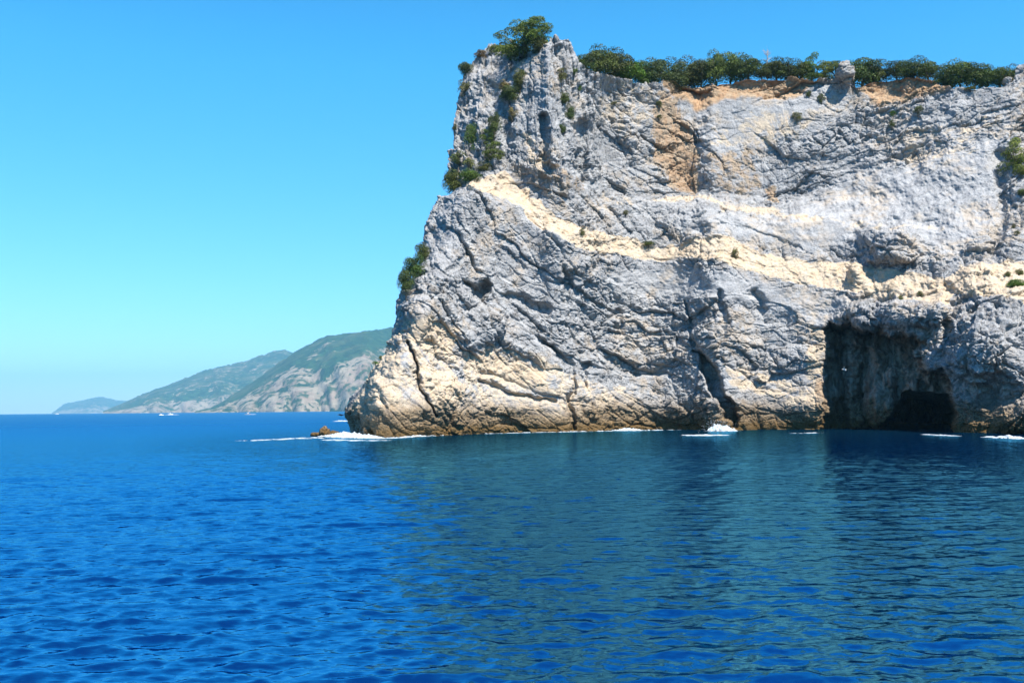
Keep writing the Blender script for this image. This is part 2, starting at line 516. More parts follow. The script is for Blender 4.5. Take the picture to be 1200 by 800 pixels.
# long bedding breaks: the rock under each line is undercut
for pts, dp, fall in (([(470, 262), (520, 300), (575, 350), (640, 405), (742, 452)], 1.5, 9), ([(556, 262), (620, 315), (700, 372), (800, 432)], 1.3, 8),
                      ([(640, 300), (700, 335), (760, 372), (812, 410)], 1.0, 7), ([(505, 400), (560, 432), (640, 462), (735, 482)], 1.3, 7),
                      ([(700, 352), (760, 362), (830, 352), (900, 352)], 0.9, 6), ([(860, 300), (905, 318), (960, 338), (1000, 344), (1080, 355)], 0.8, 4),
                      ([(560, 219), (610, 245), (657, 284), (727, 301), (803, 306)], 1.2, 5),
                      ([(890, 262), (930, 228), (985, 205), (1060, 178), (1130, 140), (1200, 118)], 1.3, 7), ([(905, 240), (930, 222), (952, 205)], 2.2, 9),
                      ([(1000, 300), (1040, 268), (1100, 258), (1165, 225)], 1.0, 7), ([(985, 180), (1040, 150), (1100, 128)], 1.0, 6),
                      ([(780, 108), (803, 134), (828, 172), (846, 196)], 1.4, 8), ([(850, 205), (880, 190), (925, 165)], 1.2, 7),
                      ([(740, 250), (800, 252), (880, 268), (950, 296)], 0.9, 5), ([(690, 110), (712, 160), (722, 205)], 0.9, 6)):
    ly = np.interp(RX, [p[0] for p in pts], [p[1] for p in pts])
    dd = line_d(pts, RX, RY)
    on = sm(-0.25, 0.25, perlin(RX / 38.0, RY / 38.0, pts[0][0] * 0.37, 19))
    D += on * (0.62 * dp * np.exp(-(dd / fall)) * np.where(RY > ly, 1.0, np.exp(-dd / 3.0)) + 0.08 * dp * np.exp(-(dd / 2.0) ** 2))


def bump_at(cx, cy, w, h, a, p=2.0):
    return a * np.exp(-(np.abs((RX - cx) / w) ** p + np.abs((RY - cy) / h) ** p))


D -= bump_at(1045, 286, 32, 20, 5.5, 4)            # dark outcrop on the slab
D -= bump_at(1003, 318, 9, 14, 3.0)
D -= bump_at(1060, 366, 75, 15, 4.5, 4)            # brow over the cave
D -= bump_at(1150, 330, 26, 22, 3.5, 3)
D -= bump_at(1150, 405, 36, 34, 4.5, 4)            # rounded buttress beside the cave
D -= bump_at(990, 85, 11, 16, 2.5, 3)
D -= bump_at(505, 345, 32, 42, 3.0, 4)             # bulge over the cream face
D -= bump_at(556, 385, 28, 22, 3.2, 4)
D -= bump_at(515, 460, 26, 24, 2.5, 4)
D -= bump_at(1085, 82, 40, 22, 1.5, 4)
D += bump_at(1170, 455, 18, 26, 3.5, 3)
D -= bump_at(1195, 490, 26, 22, 4.0, 4)
D += 6.0 * sm(2.5, -2.5, poly_sd(GULLY, RX, RY))
D += 5.5 * sm(3, -6, poly_sd(HOLE, RX, RY))
D += (8.5 + 4.5 * fbm(RX / 16, RY / 45, 0.3, 3, 301) - 3.0 * np.exp(-(line_d([(966, 398), (1000, 399), (1024, 406)], RX, RY) / 4) ** 2)) * sm(2.0, -10, poly_sd(CAVE, RX, RY))
D += 60.0 * sm(1.5, -6, poly_sd(INNER, RX, RY))
D += 2.2 * sm(2, -3, poly_sd([(784, 100), (800, 104), (820, 108), (836, 104), (838, 114), (820, 123), (802, 120), (790, 110)], RX, RY))
D += 1.2 * sm(2, -3, poly_sd([(1016, 98), (1036, 92), (1068, 90), (1100, 96), (1092, 103), (1062, 108), (1034, 117), (1022, 110)], RX, RY))


def mask(poly, soft=3.0):
    return sm(soft, -soft, poly_sd(poly, RX, RY))


cream = 1.4 * sm(2, -3, np.maximum(RY - LL(RX), LU(RX) - RY)) * (RX > 540)
cream = np.maximum(cream, 0.54 * mask([(452, 392), (470, 368), (500, 372), (540, 388), (534, 412), (580, 404), (640, 424), (690, 444), (742, 455), (760, 480),
                                       (740, 500), (560, 500), (440, 505), (396, 495), (430, 430)], 8))
cream = np.maximum(cream, 0.85 * mask([(470, 375), (500, 372), (540, 388), (532, 412), (515, 418), (480, 402)], 5))
cream = np.maximum(cream, 0.85 * mask([(535, 420), (570, 410), (640, 432), (640, 460), (560, 445)], 6))
cream = np.maximum(cream, 0.9 * mask([(490, 425), (515, 430), (545, 450), (535, 480), (510, 478), (495, 450)], 4))
cream = np.maximum(cream, 0.85 * mask([(430, 430), (452, 395), (470, 410), (470, 480), (410, 490), (404, 485)], 5))
cream = np.maximum(cream, 0.60 * mask([(844, 421), (880, 428), (943, 455), (943, 480), (880, 462), (855, 445)], 6))
cream = np.maximum(cream, 0.75 * np.exp(-((RY - SL(RX)) / 3.5) ** 2) * (RX > 770) * (RX < 1110) * (0.65 + .35 * (RX < 960)))
cream = np.maximum(cream, 0.42 * mask([(690, 80), (765, 98), (770, 150), (720, 160), (690, 130)], 12))
cream = np.maximum(cream, 0.55 * mask([(605, 150), (622, 158), (632, 178), (650, 190), (630, 200), (612, 172)], 4))
cream = np.maximum(cream, 0.48 * mask([(830, 150), (900, 128), (960, 130), (950, 160), (850, 180), (832, 175)], 10))
cream = np.maximum(cream, 0.40 * mask([(1055, 140), (1100, 140), (1180, 122), (1200, 130), (1120, 190), (1060, 200)], 12))
cream = np.maximum(cream, 0.35 * mask([(700, 225), (790, 225), (790, 240), (700, 245)], 8))
cream = np.maximum(cream, 0.66 * mask([(950, 385), (966, 385), (966, 500), (944, 500), (940, 460)], 5))
cream = np.maximum(cream, 0.66 * mask([(1123, 305), (1200, 300), (1200, 345), (1130, 345)], 6))
rust = 0.9 * mask([(768, 108), (784, 112), (812, 150), (822, 200), (815, 232), (790, 228), (768, 190), (764, 140)], 10)
rust = np.maximum(rust, 0.55 * mask([(640, 195), (660, 190), (672, 208), (655, 212), (640, 208)], 4))
rust = np.maximum(rust, 0.72 * mask([(893, 215), (910, 215), (914, 238), (900, 238)], 4))
rust = np.maximum(rust, 0.50 * mask([(820, 180), (880, 170), (900, 220), (840, 235)], 8))
rust = np.maximum(rust, 0.75 * mask([(955, 440), (966, 440), (966, 490), (955, 490)], 3))
rust = np.maximum(rust, 0.45 * mask([(560, 205), (690, 205), (690, 225), (620, 215)], 5))
earth = sm(2.5, -2.5, RY - EL(RX) - 6) * (RX > 772) * (RX < 1114) * (1 - mask([(972, 60), (985, 66), (1003, 66), (1006, 92), (1000, 110), (975, 110), (960, 96)], 3))
slab = 0.9 * mask([(700, 320), (800, 312), (960, 345), (1000, 352), (960, 385), (860, 350), (760, 345), (690, 330)], 10)
slab = np.maximum(slab, 0.95 * mask([(900, 255), (1000, 205), (1180, 150), (1170, 260), (1110, 300), (1040, 262), (960, 300), (900, 285), (820, 270)], 14))
slab = np.maximum(slab, 0.75 * mask([(800, 128), (850, 112), (940, 108), (970, 125), (910, 148), (855, 182), (826, 168)], 9))
slab = np.maximum(slab, 0.5 * mask([(455, 395), (540, 390), (535, 415), (640, 430), (745, 458), (740, 485), (560, 480), (430, 480), (405, 480)], 10))
slab = np.maximum(slab, 0.7 * mask([(780, 248), (900, 250), (900, 275), (800, 275)], 8))
slab = np.maximum(slab, 0.35 * cream)
slab = slab * (1 - mask([(1008, 268), (1030, 264), (1075, 275), (1075, 300), (1030, 308), (1010, 292)], 4))
jag = mask([(1085, 340), (1400, 340), (1400, 520), (1120, 520), (1085, 420)], 10)     # very broken rock by the cave

NR, NC, NBACK, NTOP = 1000, 1330, 46, 26
py_rows = np.concatenate([np.linspace(548, 46, NR - 60), np.linspace(45.5, 30, 60)])
s_cols = np.linspace(0, 1, NC)
PX = XL(py_rows)[:, None] + s_cols[None, :] * (1400.0 - XL(py_rows)[:, None])
PY = np.repeat(py_rows[:, None], NC, 1)
yt = YT(PX) + 2.6 * fbm(PX / 15.0, 0.4, 0.7, 4, 401, 0.6) * sm(640, 680, PX)
over = np.clip(yt - PY, 0, None)                # rows above the rim run back as the plateau
PYe = np.maximum(PY, yt)
# ragged edges for every feature
wx = 5.0 * fbm(PX / 26, PYe / 26, 0.0, 4, 5, 0.6)
wy = 5.0 * fbm(PX / 26, PYe / 26, 7.7, 4, 9, 0.6)
edge_ok = sm(0, 14, PX - XL(PY)[...])
SX, SY = PX + wx * edge_ok, PYe + wy * edge_ok * sm(0, 12, PYe - yt)
S = lambda R: bilin(R, SX, SY, GX0, GY0, GS)
depth = S(D)
P = at(PX, PYe, depth)
# plateau
P[..., 1] += over * 1.6
P[..., 0] += over * 1.6 * (PX - 600) / FPX
P[..., 2] += 0.14 * over * (1 + 0.0 * over) - 0.4 * sm(0, 2, over)
# hidden back of the headland
tb = (np.linspace(1, 0, NBACK, endpoint=False) ** 1.5) * 130.0
d0 = ray(PX[:, 0], PYe[:, 0])[:, :2]
d0 /= np.linalg.norm(d0, axis=1)[:, None]
ca, sa = math.cos(rad(-14)), math.sin(rad(-14))
db = np.stack([d0[:, 0] * ca - d0[:, 1] * sa, d0[:, 0] * sa + d0[:, 1] * ca], 1)
B = np.repeat(P[:, :1, :], NBACK, 1)
B[..., :2] += tb[None, :, None] * db[:, None, :]
P = np.concatenate([B, P], 1)
pad = lambda a: np.concatenate([np.repeat(a[:, :1], NBACK, 1), a], 1)
PXa, PYa, overa = pad(PX), pad(PYe), pad(over)
at_cream, at_rust, at_earth, at_slab, at_jag = (pad(S(R)) for R in (cream, rust, earth, slab, jag))
at_earth = np.maximum(at_earth, sm(0.2, 2, overa) * 0.6)

# normals of the smooth shape
def normals(P):
    du = np.gradient(P, axis=1); dv = np.gradient(P, axis=0)
    n = np.cross(du, dv)
    n /= np.linalg.norm(n, axis=2, keepdims=True) + 1e-9
    return n


Nn = normals(P)
for k in range(3):
    Nn[..., k] = blur(Nn[..., k], 4)
Nn[..., 2] *= 0.8
Nn[..., 1] -= 0.75
Nn /= np.linalg.norm(Nn, axis=2, keepdims=True) + 1e-9
x, y, z = (P[..., k].astype(np.float32) for k in range(3))
# bedding: dips to the right on the headland, swings up to the right beyond the quarry
slope = curve([(380, -0.80), (560, -0.72), (660, -0.45), (740, -0.22), (820, 0.0), (900, -0.12), (1000, -0.10), (1100, 0.10), (1400, 0.3)])
slope_up = curve([(380, -0.70), (700, -0.30), (800, 0.0), (900, 0.30), (1000, 0.42), (1400, 0.40)])
xs = np.linspace(380, 1400, 400)
I1 = np.concatenate([[0], np.cumsum((slope(xs[1:]) + slope(xs[:-1])) / 2 * np.diff(xs))]) * mpp
I2 = np.concatenate([[0], np.cumsum((slope_up(xs[1:]) + slope_up(xs[:-1])) / 2 * np.diff(xs))]) * mpp
hi = sm(330, 230, PYa)
Sx = np.interp(PXa, xs, I1) * (1 - hi) + np.interp(PXa, xs, I2) * hi
wob = 2.6 * fbm(x / 17, y / 17, z / 17, 4, 31)
bb = (z - Sx + wob).astype(np.float32)
aa = (x * 0.9 + 0.25 * z).astype(np.float32)
tower = (sm(735, 690, PXa) * sm(225, 190, PYa + 0.22 * (620 - PXa))).astype(np.float32)
tower = np.maximum(tower, 0.5 * sm(960, 900, PXa) * sm(760, 800, PXa) * sm(235, 215, PYa) * sm(95, 125, PYa))
disp = np.zeros(x.shape, np.float32)
_pt = sm(-0.28, 0.32, fbm(aa / 13, y / 13, bb / 8, 3, 211))          # smooth plates among broken rock
patch = 0.42 + 0.78 * _pt
rough = (patch * (1.0 - 0.90 * at_slab) + 0.3 * at_jag).astype(np.float32)
fine = ((0.35 + 0.8 * _pt) * (1.0 - 0.74 * at_slab) + 0.35 * at_jag).astype(np.float32)
crk = np.zeros(x.shape, np.float32)


def layered(mode, seed):
    out = np.zeros(x.shape, np.float32)
    for k, (L, a, cd) in enumerate(((15.0, 1.5, .3), (6.5, .85, .40), (2.9, .42, .26), (1.35, .24, .15), (0.62, .14, .08))):
        w1, w2 = L * 0.09 * perlin(x / L * 1.7, y / L * 1.7, z / L * 1.7, seed + k), L * 0.09 * perlin(x / L * 1.7 + 9, y / L * 1.7, z / L * 1.7, seed + k + 50)
        if mode == 'bed':
            f, e = facets(aa / (L * 1.15) + w1 / L, y / L, (bb + w2) / (L * 0.62), seed + k * 3) if k < 2 else facets(x / L + w1 / L, y / L, z / (L * 0.8) + w2 / L, seed + k * 3)
        else:
            f, e = facets((x + w1 * 1.5) / (L * 0.62), y / (L * .8), (z + w2) / (L * 1.9), seed + k * 3)
        amp_ = a * (rough if k < 3 else fine)
        out += amp_ * f - cd * (0.45 * (1 - at_slab) + 0.55 * (rough if k < 3 else fine)) * np.exp(-(e / 0.06) ** 2)
    return out


disp += layered('bed', 101) * (1 - tower)
disp += layered('vert', 707) * tower
disp += 1.9 * fbm(x / 26, y / 26, z / 26, 3, 61) * (1 - 0.5 * at_slab)
rg = 1 - 2 * np.abs(fbm(aa / 5.0, y / 5.0, bb / 2.4, 4, 81, 0.55))
disp += 0.22 * rg * fine
disp -= 0.3
disp *= 1 - 0.8 * pad(S(mask(INNER, 2)))
fade = sm(3, 0.4, overa) * 0.85 + 0.15
fade = fade * (1 - 0.6 * pad(np.repeat(sm(-3, -8, (HOR(PX[:, :1]) - PY[:, :1]) * mpp), NC, 1)))
P = P + Nn * (disp * fade)[..., None]
P[..., 2] += (0.5 * fbm(x / 6, y / 6, 3.3, 3, 13) * sm(1, 6, overa))
cl_me = grid_mesh("cliff", P[::-1], ROCK)
rev = lambda a: a[::-1]
set_attr(cl_me, "cream", rev(at_cream)); set_attr(cl_me, "rust", rev(at_rust))
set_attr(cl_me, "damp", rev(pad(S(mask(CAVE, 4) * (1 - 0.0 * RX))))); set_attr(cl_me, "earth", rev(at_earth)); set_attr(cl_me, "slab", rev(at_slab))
bedv = np.stack([aa * (1 - tower) + z * tower, y, bb * (1 - tower) + x * tower], -1)
set_attr(cl_me, "bed", rev(bedv), 'FLOAT_VECTOR')
cliff = link("cliff", cl_me)
tag(cliff, "grey and cream limestone sea cliff with a ledge and a dark waterline cave", "cliff", kind="structure")

# what the boat sees of the cliff, for rooting plants on it
VIS_X0, VIS_Y0, VIS_S = 380, 20, 2.0
_nx, _ny = int((1400 - VIS_X0) / VIS_S) + 1, int((560 - VIS_Y0) / VIS_S) + 1
VIS = np.full((_ny, _nx), 1e9)
_rel = P - np.array([0, 0, CAM_H])
_zc = _rel @ FW
_ux = 600 + FPX * (_rel @ RT) / _zc
_uy = 400 - FPX * (_rel @ UP) / _zc
_i = np.round((_ux - VIS_X0) / VIS_S).astype(int); _j = np.round((_uy - VIS_Y0) / VIS_S).astype(int)
_ok = (_i >= 0) & (_i < _nx) & (_j >= 0) & (_j < _ny)
np.minimum.at(VIS, (_j[_ok], _i[_ok]), P[..., 1][_ok])


def surf(px, py):
    i, j = int(round((px - VIS_X0) / VIS_S)), int(round((py - VIS_Y0) / VIS_S))
    for k in range(0, 14):
        best = VIS[max(j - k, 0):j + k + 1, max(i - k, 0):i + k + 1].min()
        if best < 1e8:
            return best
    return 190.0

# ------------------------------------------------------------------ distant hills
def hill_material():
    N = NT("wooded_hillside")
    pos = N.n("ShaderNodeTexCoord").outputs["Object"]
    bare = N.attr("bare").outputs["Fac"]
    n1 = N.noise(pos, 0.0035, 6, 0.6).outputs[0]
    n2 = N.noise(pos, 0.017, 6, 0.65).outputs[0]
    n3 = N.noise(N.mapping(pos, (1, 0.6, 0.8)), 0.009, 6, 0.7, 0.5).outputs[0]
    gr = N.mix(N.ramp(n2, 0.35, 0.65), (0.007, 0.032, 0.014), (0.030, 0.080, 0.028))
    gr = N.mix(N.math('MULTIPLY', N.ramp(n1, 0.45, 0.65), 0.6), gr, (0.10, 0.11, 0.05))
    rk = N.mix(N.ramp(n3, 0.35, 0.62), (0.13, 0.10, 0.066), (0.30, 0.25, 0.18))
    rk = N.mix(N.math('MULTIPLY', N.ramp(n1, 0.52, 0.62), 0.5), rk, (0.27, 0.18, 0.135))
    j = N.math('ADD', bare, N.math('MULTIPLY', N.math('SUBTRACT', N.math('ADD', n2, n3), 1.0), 2.0))
    col = N.mix(N.ramp(j, 0.42, 0.62), gr, rk)
    b = N.n("ShaderNodeBump", {"Height": n2, "Strength": 0.8, "Distance": 30.0})
    return N.done(N.n("ShaderNodeBsdfPrincipled", {"Base Color": col, "Roughness": 0.95, "Specular IOR Level": 0.1, "Normal": b}).outputs[0])


HILL = hill_material()


def hill(name, label, sky_pts, x0, x1, Yr, width, nx, ny, seed, bare_fn, rough_m):
    f = curve(sky_pts)
    px = np.linspace(x0, x1, nx)
    t = np.linspace(0, 1.6, ny)                       # 0 shore, 1 ridge, 1.6 back
    PXh, T = np.meshgrid(px, t)
    ridge = Yr + 0.06 * Yr * fbm(PXh / 60.0, 0.5, 0.5, 2, seed)
    Yh = ridge - width * (1 - T) - 0.12 * width * np.abs(fbm(PXh / 30.0 + T, T * 1.3, 1.5, 2, seed + 4)) * (1 - T).clip(0)
    zr = (HOR(PXh) - f(PXh)) * ridge / FPX + CAM_H
    prof = np.where(T <= 1, 1 - (1 - T) ** 1.45, 1 - (T - 1) * 1.1)
    prof = np.where(T < 0.2, prof + 0.05 * np.sin(np.clip(T / 0.2, 0, 1) * math.pi), prof)
    X = (PXh - 600) / FPX * Yh
    spur = 1 - 2 * np.abs(fbm((X - 0.35 * Yh + .8 * zr * T) / (width * .34), Yh / (width * .9), 0.2 + T * 0.8, 4, seed + 9, 0.5))
    Z = zr * prof + spur * zr * 0.11 * np.clip(T * (1.02 - T) * 4, 0, 1)
    Z += rough_m * fbm(X / 100, Yh / 100, T * 5, 4, seed + 21, 0.6) * np.clip(prof, 0, 1) ** .5
    Z = np.where(T <= 0.002, -8.0, np.minimum(Z, np.where(T < 0.97, zr * (0.25 + .75 * T) + 10, Z)))
    Pm = np.stack([X, Yh, Z], -1)
    me = grid_mesh(name, Pm, HILL)
    set_attr(me, "bare", bare_fn(PXh, T, X, Yh, Z, spur))
    o = link(name, me)
    tag(o, label, "hill", kind="structure")
    return o


def bare1(px, T, X, Y, Z, spur):
    edge = 0.38 + 0.20 * np.exp(-((px - 325) / 22.0) ** 2) + 0.10 * np.exp(-((px - 350) / 10.0) ** 2) + 0.16 * sm(395, 440, px) - 0.12 * np.exp(-((px - 385) / 16.0) ** 2)
    b = 0.60 * sm(edge + .08, edge - .08, T + 0.10 * fbm(X / 90, Y / 200, 0, 4, 3))
    b -= 0.35 * sm(0.2, -0.3, spur) * b
    b = np.maximum(b, 0.56 * np.exp(-(((px - 374) / 14.0) ** 2 + ((T - 0.72 - (px - 374) * 0.008) / 0.10) ** 2)))
    return b


def bare2(px, T, X, Y, Z, spur):
    return 0.52 * sm(0.30, 0.08, T) + 0.30 * sm(0.1, 0.6, spur)


hill("wooded_hill", "near green wooded hill with pale rocky slopes falling to the sea behind the headland",
     [(225, 484), (246, 479), (256, 474), (268, 466), (290, 452), (310, 438), (325, 427), (342, 415), (352, 410), (368, 401), (384, 394), (400, 392),
      (416, 391), (436, 388), (450, 385), (456, 384), (520, 376), (600, 379), (700, 398), (820, 430), (940, 466), (985, 482)], 228, 975, 8200, 1800, 940, 190, 3, bare1, 14)
hill("wooded_hill", "middle hazy blue green hill with a rounded top sloping left to the sea",
     [(118, 484), (124, 481), (148, 471), (172, 460), (200, 450), (240, 434), (270, 428), (290, 423), (306, 417), (320, 412), (334, 411), (342, 414), (360, 419), (420, 430)],
     121, 420, 12500, 2400, 420, 120, 11, bare2, 16)
hill("hazy_hill", "faint pale blue hill farthest along the coast at the left",
     [(60, 485), (64, 482), (76, 473), (96, 469.5), (106, 467), (116, 465), (126, 466.5), (136, 469), (150, 470), (180, 474), (230, 484)],
     61, 230, 23000, 2400, 200, 60, 23, bare2, 16)

# ------------------------------------------------------------------ sea
def sea_material():
    N = NT("sea_water")
    pos = N.n("ShaderNodeTexCoord").outputs["Object"]
    body = N.attr("shallow").outputs["Fac"]
    chop = N.attr("chop").outputs["Fac"]          # share of the waves too small to be modelled in the mesh there
    n1 = N.noise(pos, 0.02, 3).outputs[0]
    col = N.mix(N.ramp(n1, 0.35, 0.65), (0.0001, 0.0040, 0.026), (0.0002, 0.0075, 0.038))
    col = N.mix(body, col, (0.0004, 0.013, 0.021))
    # ripples finer than the modelled waves, as tilted facets of the surface
    geo = N.n("ShaderNodeNewGeometry")
    m1 = N.mapping(pos, (0.75, 2.3, 1.0), (0, 0, rad(-9)))
    m2 = N.mapping(pos, (1.0, 1.5, 1.0), (0, 0, rad(14)))
    r1 = N.noise(m1, 4.2, 5, 0.66, 0.5).outputs["Color"]
    r2 = N.noise(m2, 1.7, 3, 0.6, 0.3).outputs["Color"]
    def cen(c, k):
        v = N.n("ShaderNodeVectorMath", {0: c, 1: (0.5, 0.5, 0.5)}, operation='SUBTRACT')
        return N.n("ShaderNodeVectorMath", {0: v, 1: k}, operation='MULTIPLY').outputs[0]
    s = N.n("ShaderNodeVectorMath", {0: cen(r1, (0.40, 0.62, 0.0)), 1: cen(r2, (0.18, 0.28, 0.0))}, operation='ADD')
    s = N.n("ShaderNodeVectorMath", {0: s, "Scale": N.math('SUBTRACT', 1.0, N.math('MULTIPLY', chop, 0.65))}, operation='SCALE')
    nn = N.n("ShaderNodeVectorMath", {0: geo.outputs["Normal"], 1: s}, operation='ADD')
    nn = N.n("ShaderNodeVectorMath", {0: nn}, operation='NORMALIZE')
    rough = N.math('ADD', 0.05, N.math('MULTIPLY', chop, 0.36))
    gl = N.n("ShaderNodeBsdfGlossy", {"Color": (0.13, 0.60, 0.90), "Roughness": rough, "Normal": nn})
    df = N.n("ShaderNodeBsdfDiffuse", {"Color": col, "Normal": geo.outputs["Normal"]})
    fr = N.math('MULTIPLY', N.n("ShaderNodeFresnel", {"IOR": 1.333, "Normal": nn}).outputs[0], 0.55)
    m = N.n("ShaderNodeMixShader", {0: fr, 1: df, 2: gl})
    return N.done(m.outputs[0])


SEA = sea_material()
rng = np.random.default_rng(4)
SR = 5.0 * np.exp(np.linspace(0, math.log(27000 / 5.0), 1750))
SA = np.concatenate([np.linspace(-180, -50, 40, endpoint=False), np.linspace(-50, 50, 1000), np.linspace(50, 180, 41)[1:]])
SA = np.radians(SA)
AA, RR = np.meshgrid(SA, SR)
SXw, SYw = RR * np.sin(AA), RR * np.cos(AA)
SZw = np.zeros(SXw.shape)
dxw = np.zeros(SXw.shape); dyw = np.zeros(SXw.shape)
cell = RR * 0.0049
for k in range(110):
    L = 0.2 * (1.9 / 0.2) ** (k / 109.0) * rng.uniform(0.9, 1.1)
    th = rad(-80) + rng.normal(0, 0.6)
    kx, ky = math.cos(th) * 2 * math.pi / L, math.sin(th) * 2 * math.pi / L
    a = 0.0058 * L ** 0.78 * rng.uniform(0.6, 1.3)
    ph = rng.uniform(0, 6.28)
    fadew = np.clip((L / (cell * 2.2) - 1), 0, 1)
    arg = kx * SXw + ky * SYw + ph
    SZw += a * fadew * np.sin(arg)
    dxw += a * fadew * 1.0 * math.cos(th) * np.cos(arg)
    dyw += a * fadew * 1.0 * math.sin(th) * np.cos(arg)
gust = 0.75 + 0.5 * fbm(SXw / 30, SYw / 45, 0.0, 3, 77)
SZw *= gust
Psea = np.stack([SXw + dxw * gust, SYw + dyw * gust, SZw], -1)
sea_me = grid_mesh("sea", Psea[:, ::-1], SEA, smooth=True)
dsh = np.clip(1 - np.abs(SYw - 175) / 90, 0, 1) * sm(-60, 10, SXw)
set_attr(sea_me, "shallow", (0.55 * dsh + 0.25 * sm(-15, 15, SXw) * sm(200, 20, SYw) * (SYw > 0))[:, ::-1])
set_attr(sea_me, "chop", sm(math.log(80), math.log(1200), np.log(RR))[:, ::-1])
sea = link("sea", sea_me)
tag(sea, "deep blue rippled open sea reaching the horizon", "sea", kind="structure")

# ------------------------------------------------------------------ haze
def haze():
    N = NT("sea_haze")
    v = N.n("ShaderNodeVolumePrincipled", {"Color": (0.32, 0.74, 1.0), "Density": 5.2e-5, "Anisotropy": 0.0})
    N.t.links.new(v.outputs[0], N.out.inputs["Volume"])
    me = bpy.data.meshes.new("haze")
    x0, x1, y0, y1, z0, z1 = -27500, 27500, -27500, 27500, -12, 1100
    vs = [(x, y, z) for z in (z0, z1) for y in (y0, y1) for x in (x0, x1)]
    me.from_pydata(vs, [], [(0, 2, 3, 1), (4, 5, 7, 6), (0, 1, 5, 4), (2, 6, 7, 3), (0, 4, 6, 2), (1, 3, 7, 5)])
    me.materials.append(N.m)
    o = link("haze", me)
    tag(o, "pale blue sea haze that fades the distant hills", "haze", kind="stuff")



# ------------------------------------------------------------------ plants
def leaf_material():
    N = NT("evergreen_leaves")
    pos = N.n("ShaderNodeTexCoord").outputs["Object"]
    tone = N.attr("tone").outputs["Fac"]
    info = N.n("ShaderNodeObjectInfo")
    hue = info.outputs["Color"]
    r = N.ramp(tone, 0.0, 1.0)
    col = N.mix(r, (0.40, 0.42, 0.30), (1.70, 1.65, 0.95))
    col = N.mix(1.0, hue, col, 'MULTIPLY')
    p = N.n("ShaderNodeBsdfPrincipled", {"Base Color": col, "Roughness": 0.6, "Specular IOR Level": 0.3})
    t = N.n("ShaderNodeBsdfTranslucent", {"Color": col})
    m = N.n("ShaderNodeMixShader", {0: 0.18, 1: p, 2: t})
    return N.done(m.outputs[0])


def bark_material():
    N = NT("bark")
    pos = N.n("ShaderNodeTexCoord").outputs["Object"]
    n = N.noise(N.mapping(pos, (9, 9, 2)), 3.0, 4).outputs[0]
    col = N.mix(n, (0.07, 0.05, 0.035), (0.20, 0.16, 0.12))
    b = N.n("ShaderNodeBump", {"Height": n, "Strength": 0.7, "Distance": 0.03})
    return N.done(N.n("ShaderNodeBsdfPrincipled", {"Base Color": col, "Roughness": 0.9, "Normal": b}).outputs[0])


LEAF, BARK = leaf_material(), bark_material()


def tubes_mesh(name, chains, mat, sides=6):
    V, Q = [], []
    for pts, radii in chains:
        base = len(V)
        for i, (p, rr) in enumerate(zip(pts, radii)):
            a = Vector(pts[max(i - 1, 0)]); b = Vector(pts[min(i + 1, len(pts) - 1)])
            q = (b - a).normalized().to_track_quat('Z', 'Y')
            for k in range(sides):
                w = 2 * math.pi * k / sides
                v = Vector(p) + q @ Vector((math.cos(w) * rr, math.sin(w) * rr, 0))
                V.append(v[:])
            if i:
                for k in range(sides):
                    Q.append((base + (i - 1) * sides + k, base + (i - 1) * sides + (k + 1) % sides,
                              base + i * sides + (k + 1) % sides, base + i * sides + k))
    me = bpy.data.meshes.new(name)
    fill_mesh(me, np.array(V), np.array(Q), True)
    me.materials.append(mat)
    return me


def crown_mesh(kind, seed):
    """Leaf clumps in a unit box: x, y from -0.5 to 0.5, z from 0 to 1."""
    g = np.random.default_rng(seed)
    if kind == "round":
        nb, n, ls, br = 22, 7500, 0.042, (0.16, 0.26)
    elif kind == "pine":
        nb, n, ls, br = 26, 7500, 0.039, (0.12, 0.19)
    else:
        nb, n, ls, br = 14, 2000, 0.055, (0.12, 0.22)
    blobs = []
    while len(blobs) < nb:
        p = g.uniform(-1, 1, 3)
        if np.dot(p, p) > 1: continue
        if kind == "round": c = np.array([p[0] * .33, p[1] * .33, 0.40 + p[2] * .36])
        elif kind == "pine": c = np.array([p[0] * .38, p[1] * .38, 0.48 + p[2] * .44 - 0.22 * (p[0] ** 2 + p[1] ** 2)])
        else: c = np.array([p[0] * .36, p[1] * .30, 0.40 + p[2] * .34])
        blobs.append((c, g.uniform(*br), g.uniform(-0.28, 0.28)))
    V, T = [], []
    for i in range(n):
        c, rr, bt = blobs[g.integers(nb)]
        d = g.normal(size=3); d /= np.linalg.norm(d)
        if d[2] < -0.3 and g.random() < 0.6: d[2] *= -1
        sq = np.array([1, 1, 0.62]) if kind == "pine" else np.array([1, 1, 0.85])
        o = c + d * sq * rr * g.uniform(0.62, 1.08) ** 0.7
        nn = d + g.normal(size=3) * 0.75; nn /= np.linalg.norm(nn)
        a = np.cross(nn, g.normal(size=3)); a /= np.linalg.norm(a)
        b = np.cross(nn, a)
        s_ = ls * g.uniform(0.55, 1.15)
        w = 0.5 if kind == "pine" else 0.62
        V += [o - a * s_ * .5, o + b * s_ * w * .5, o + a * s_ * .5 + nn * s_ * .12, o - b * s_ * w * .5]
        T += [np.clip(0.5 + bt + g.normal() * 0.16, 0, 1)] * 4
    V = np.array(V); V[:, 2] -= 0.10; Q = np.arange(len(V)).reshape(-1, 4)
    me = bpy.data.meshes.new("crown")
    fill_mesh(me, V, Q)
    me.materials.append(LEAF)
    set_attr(me, "tone", np.array(T))
    return me


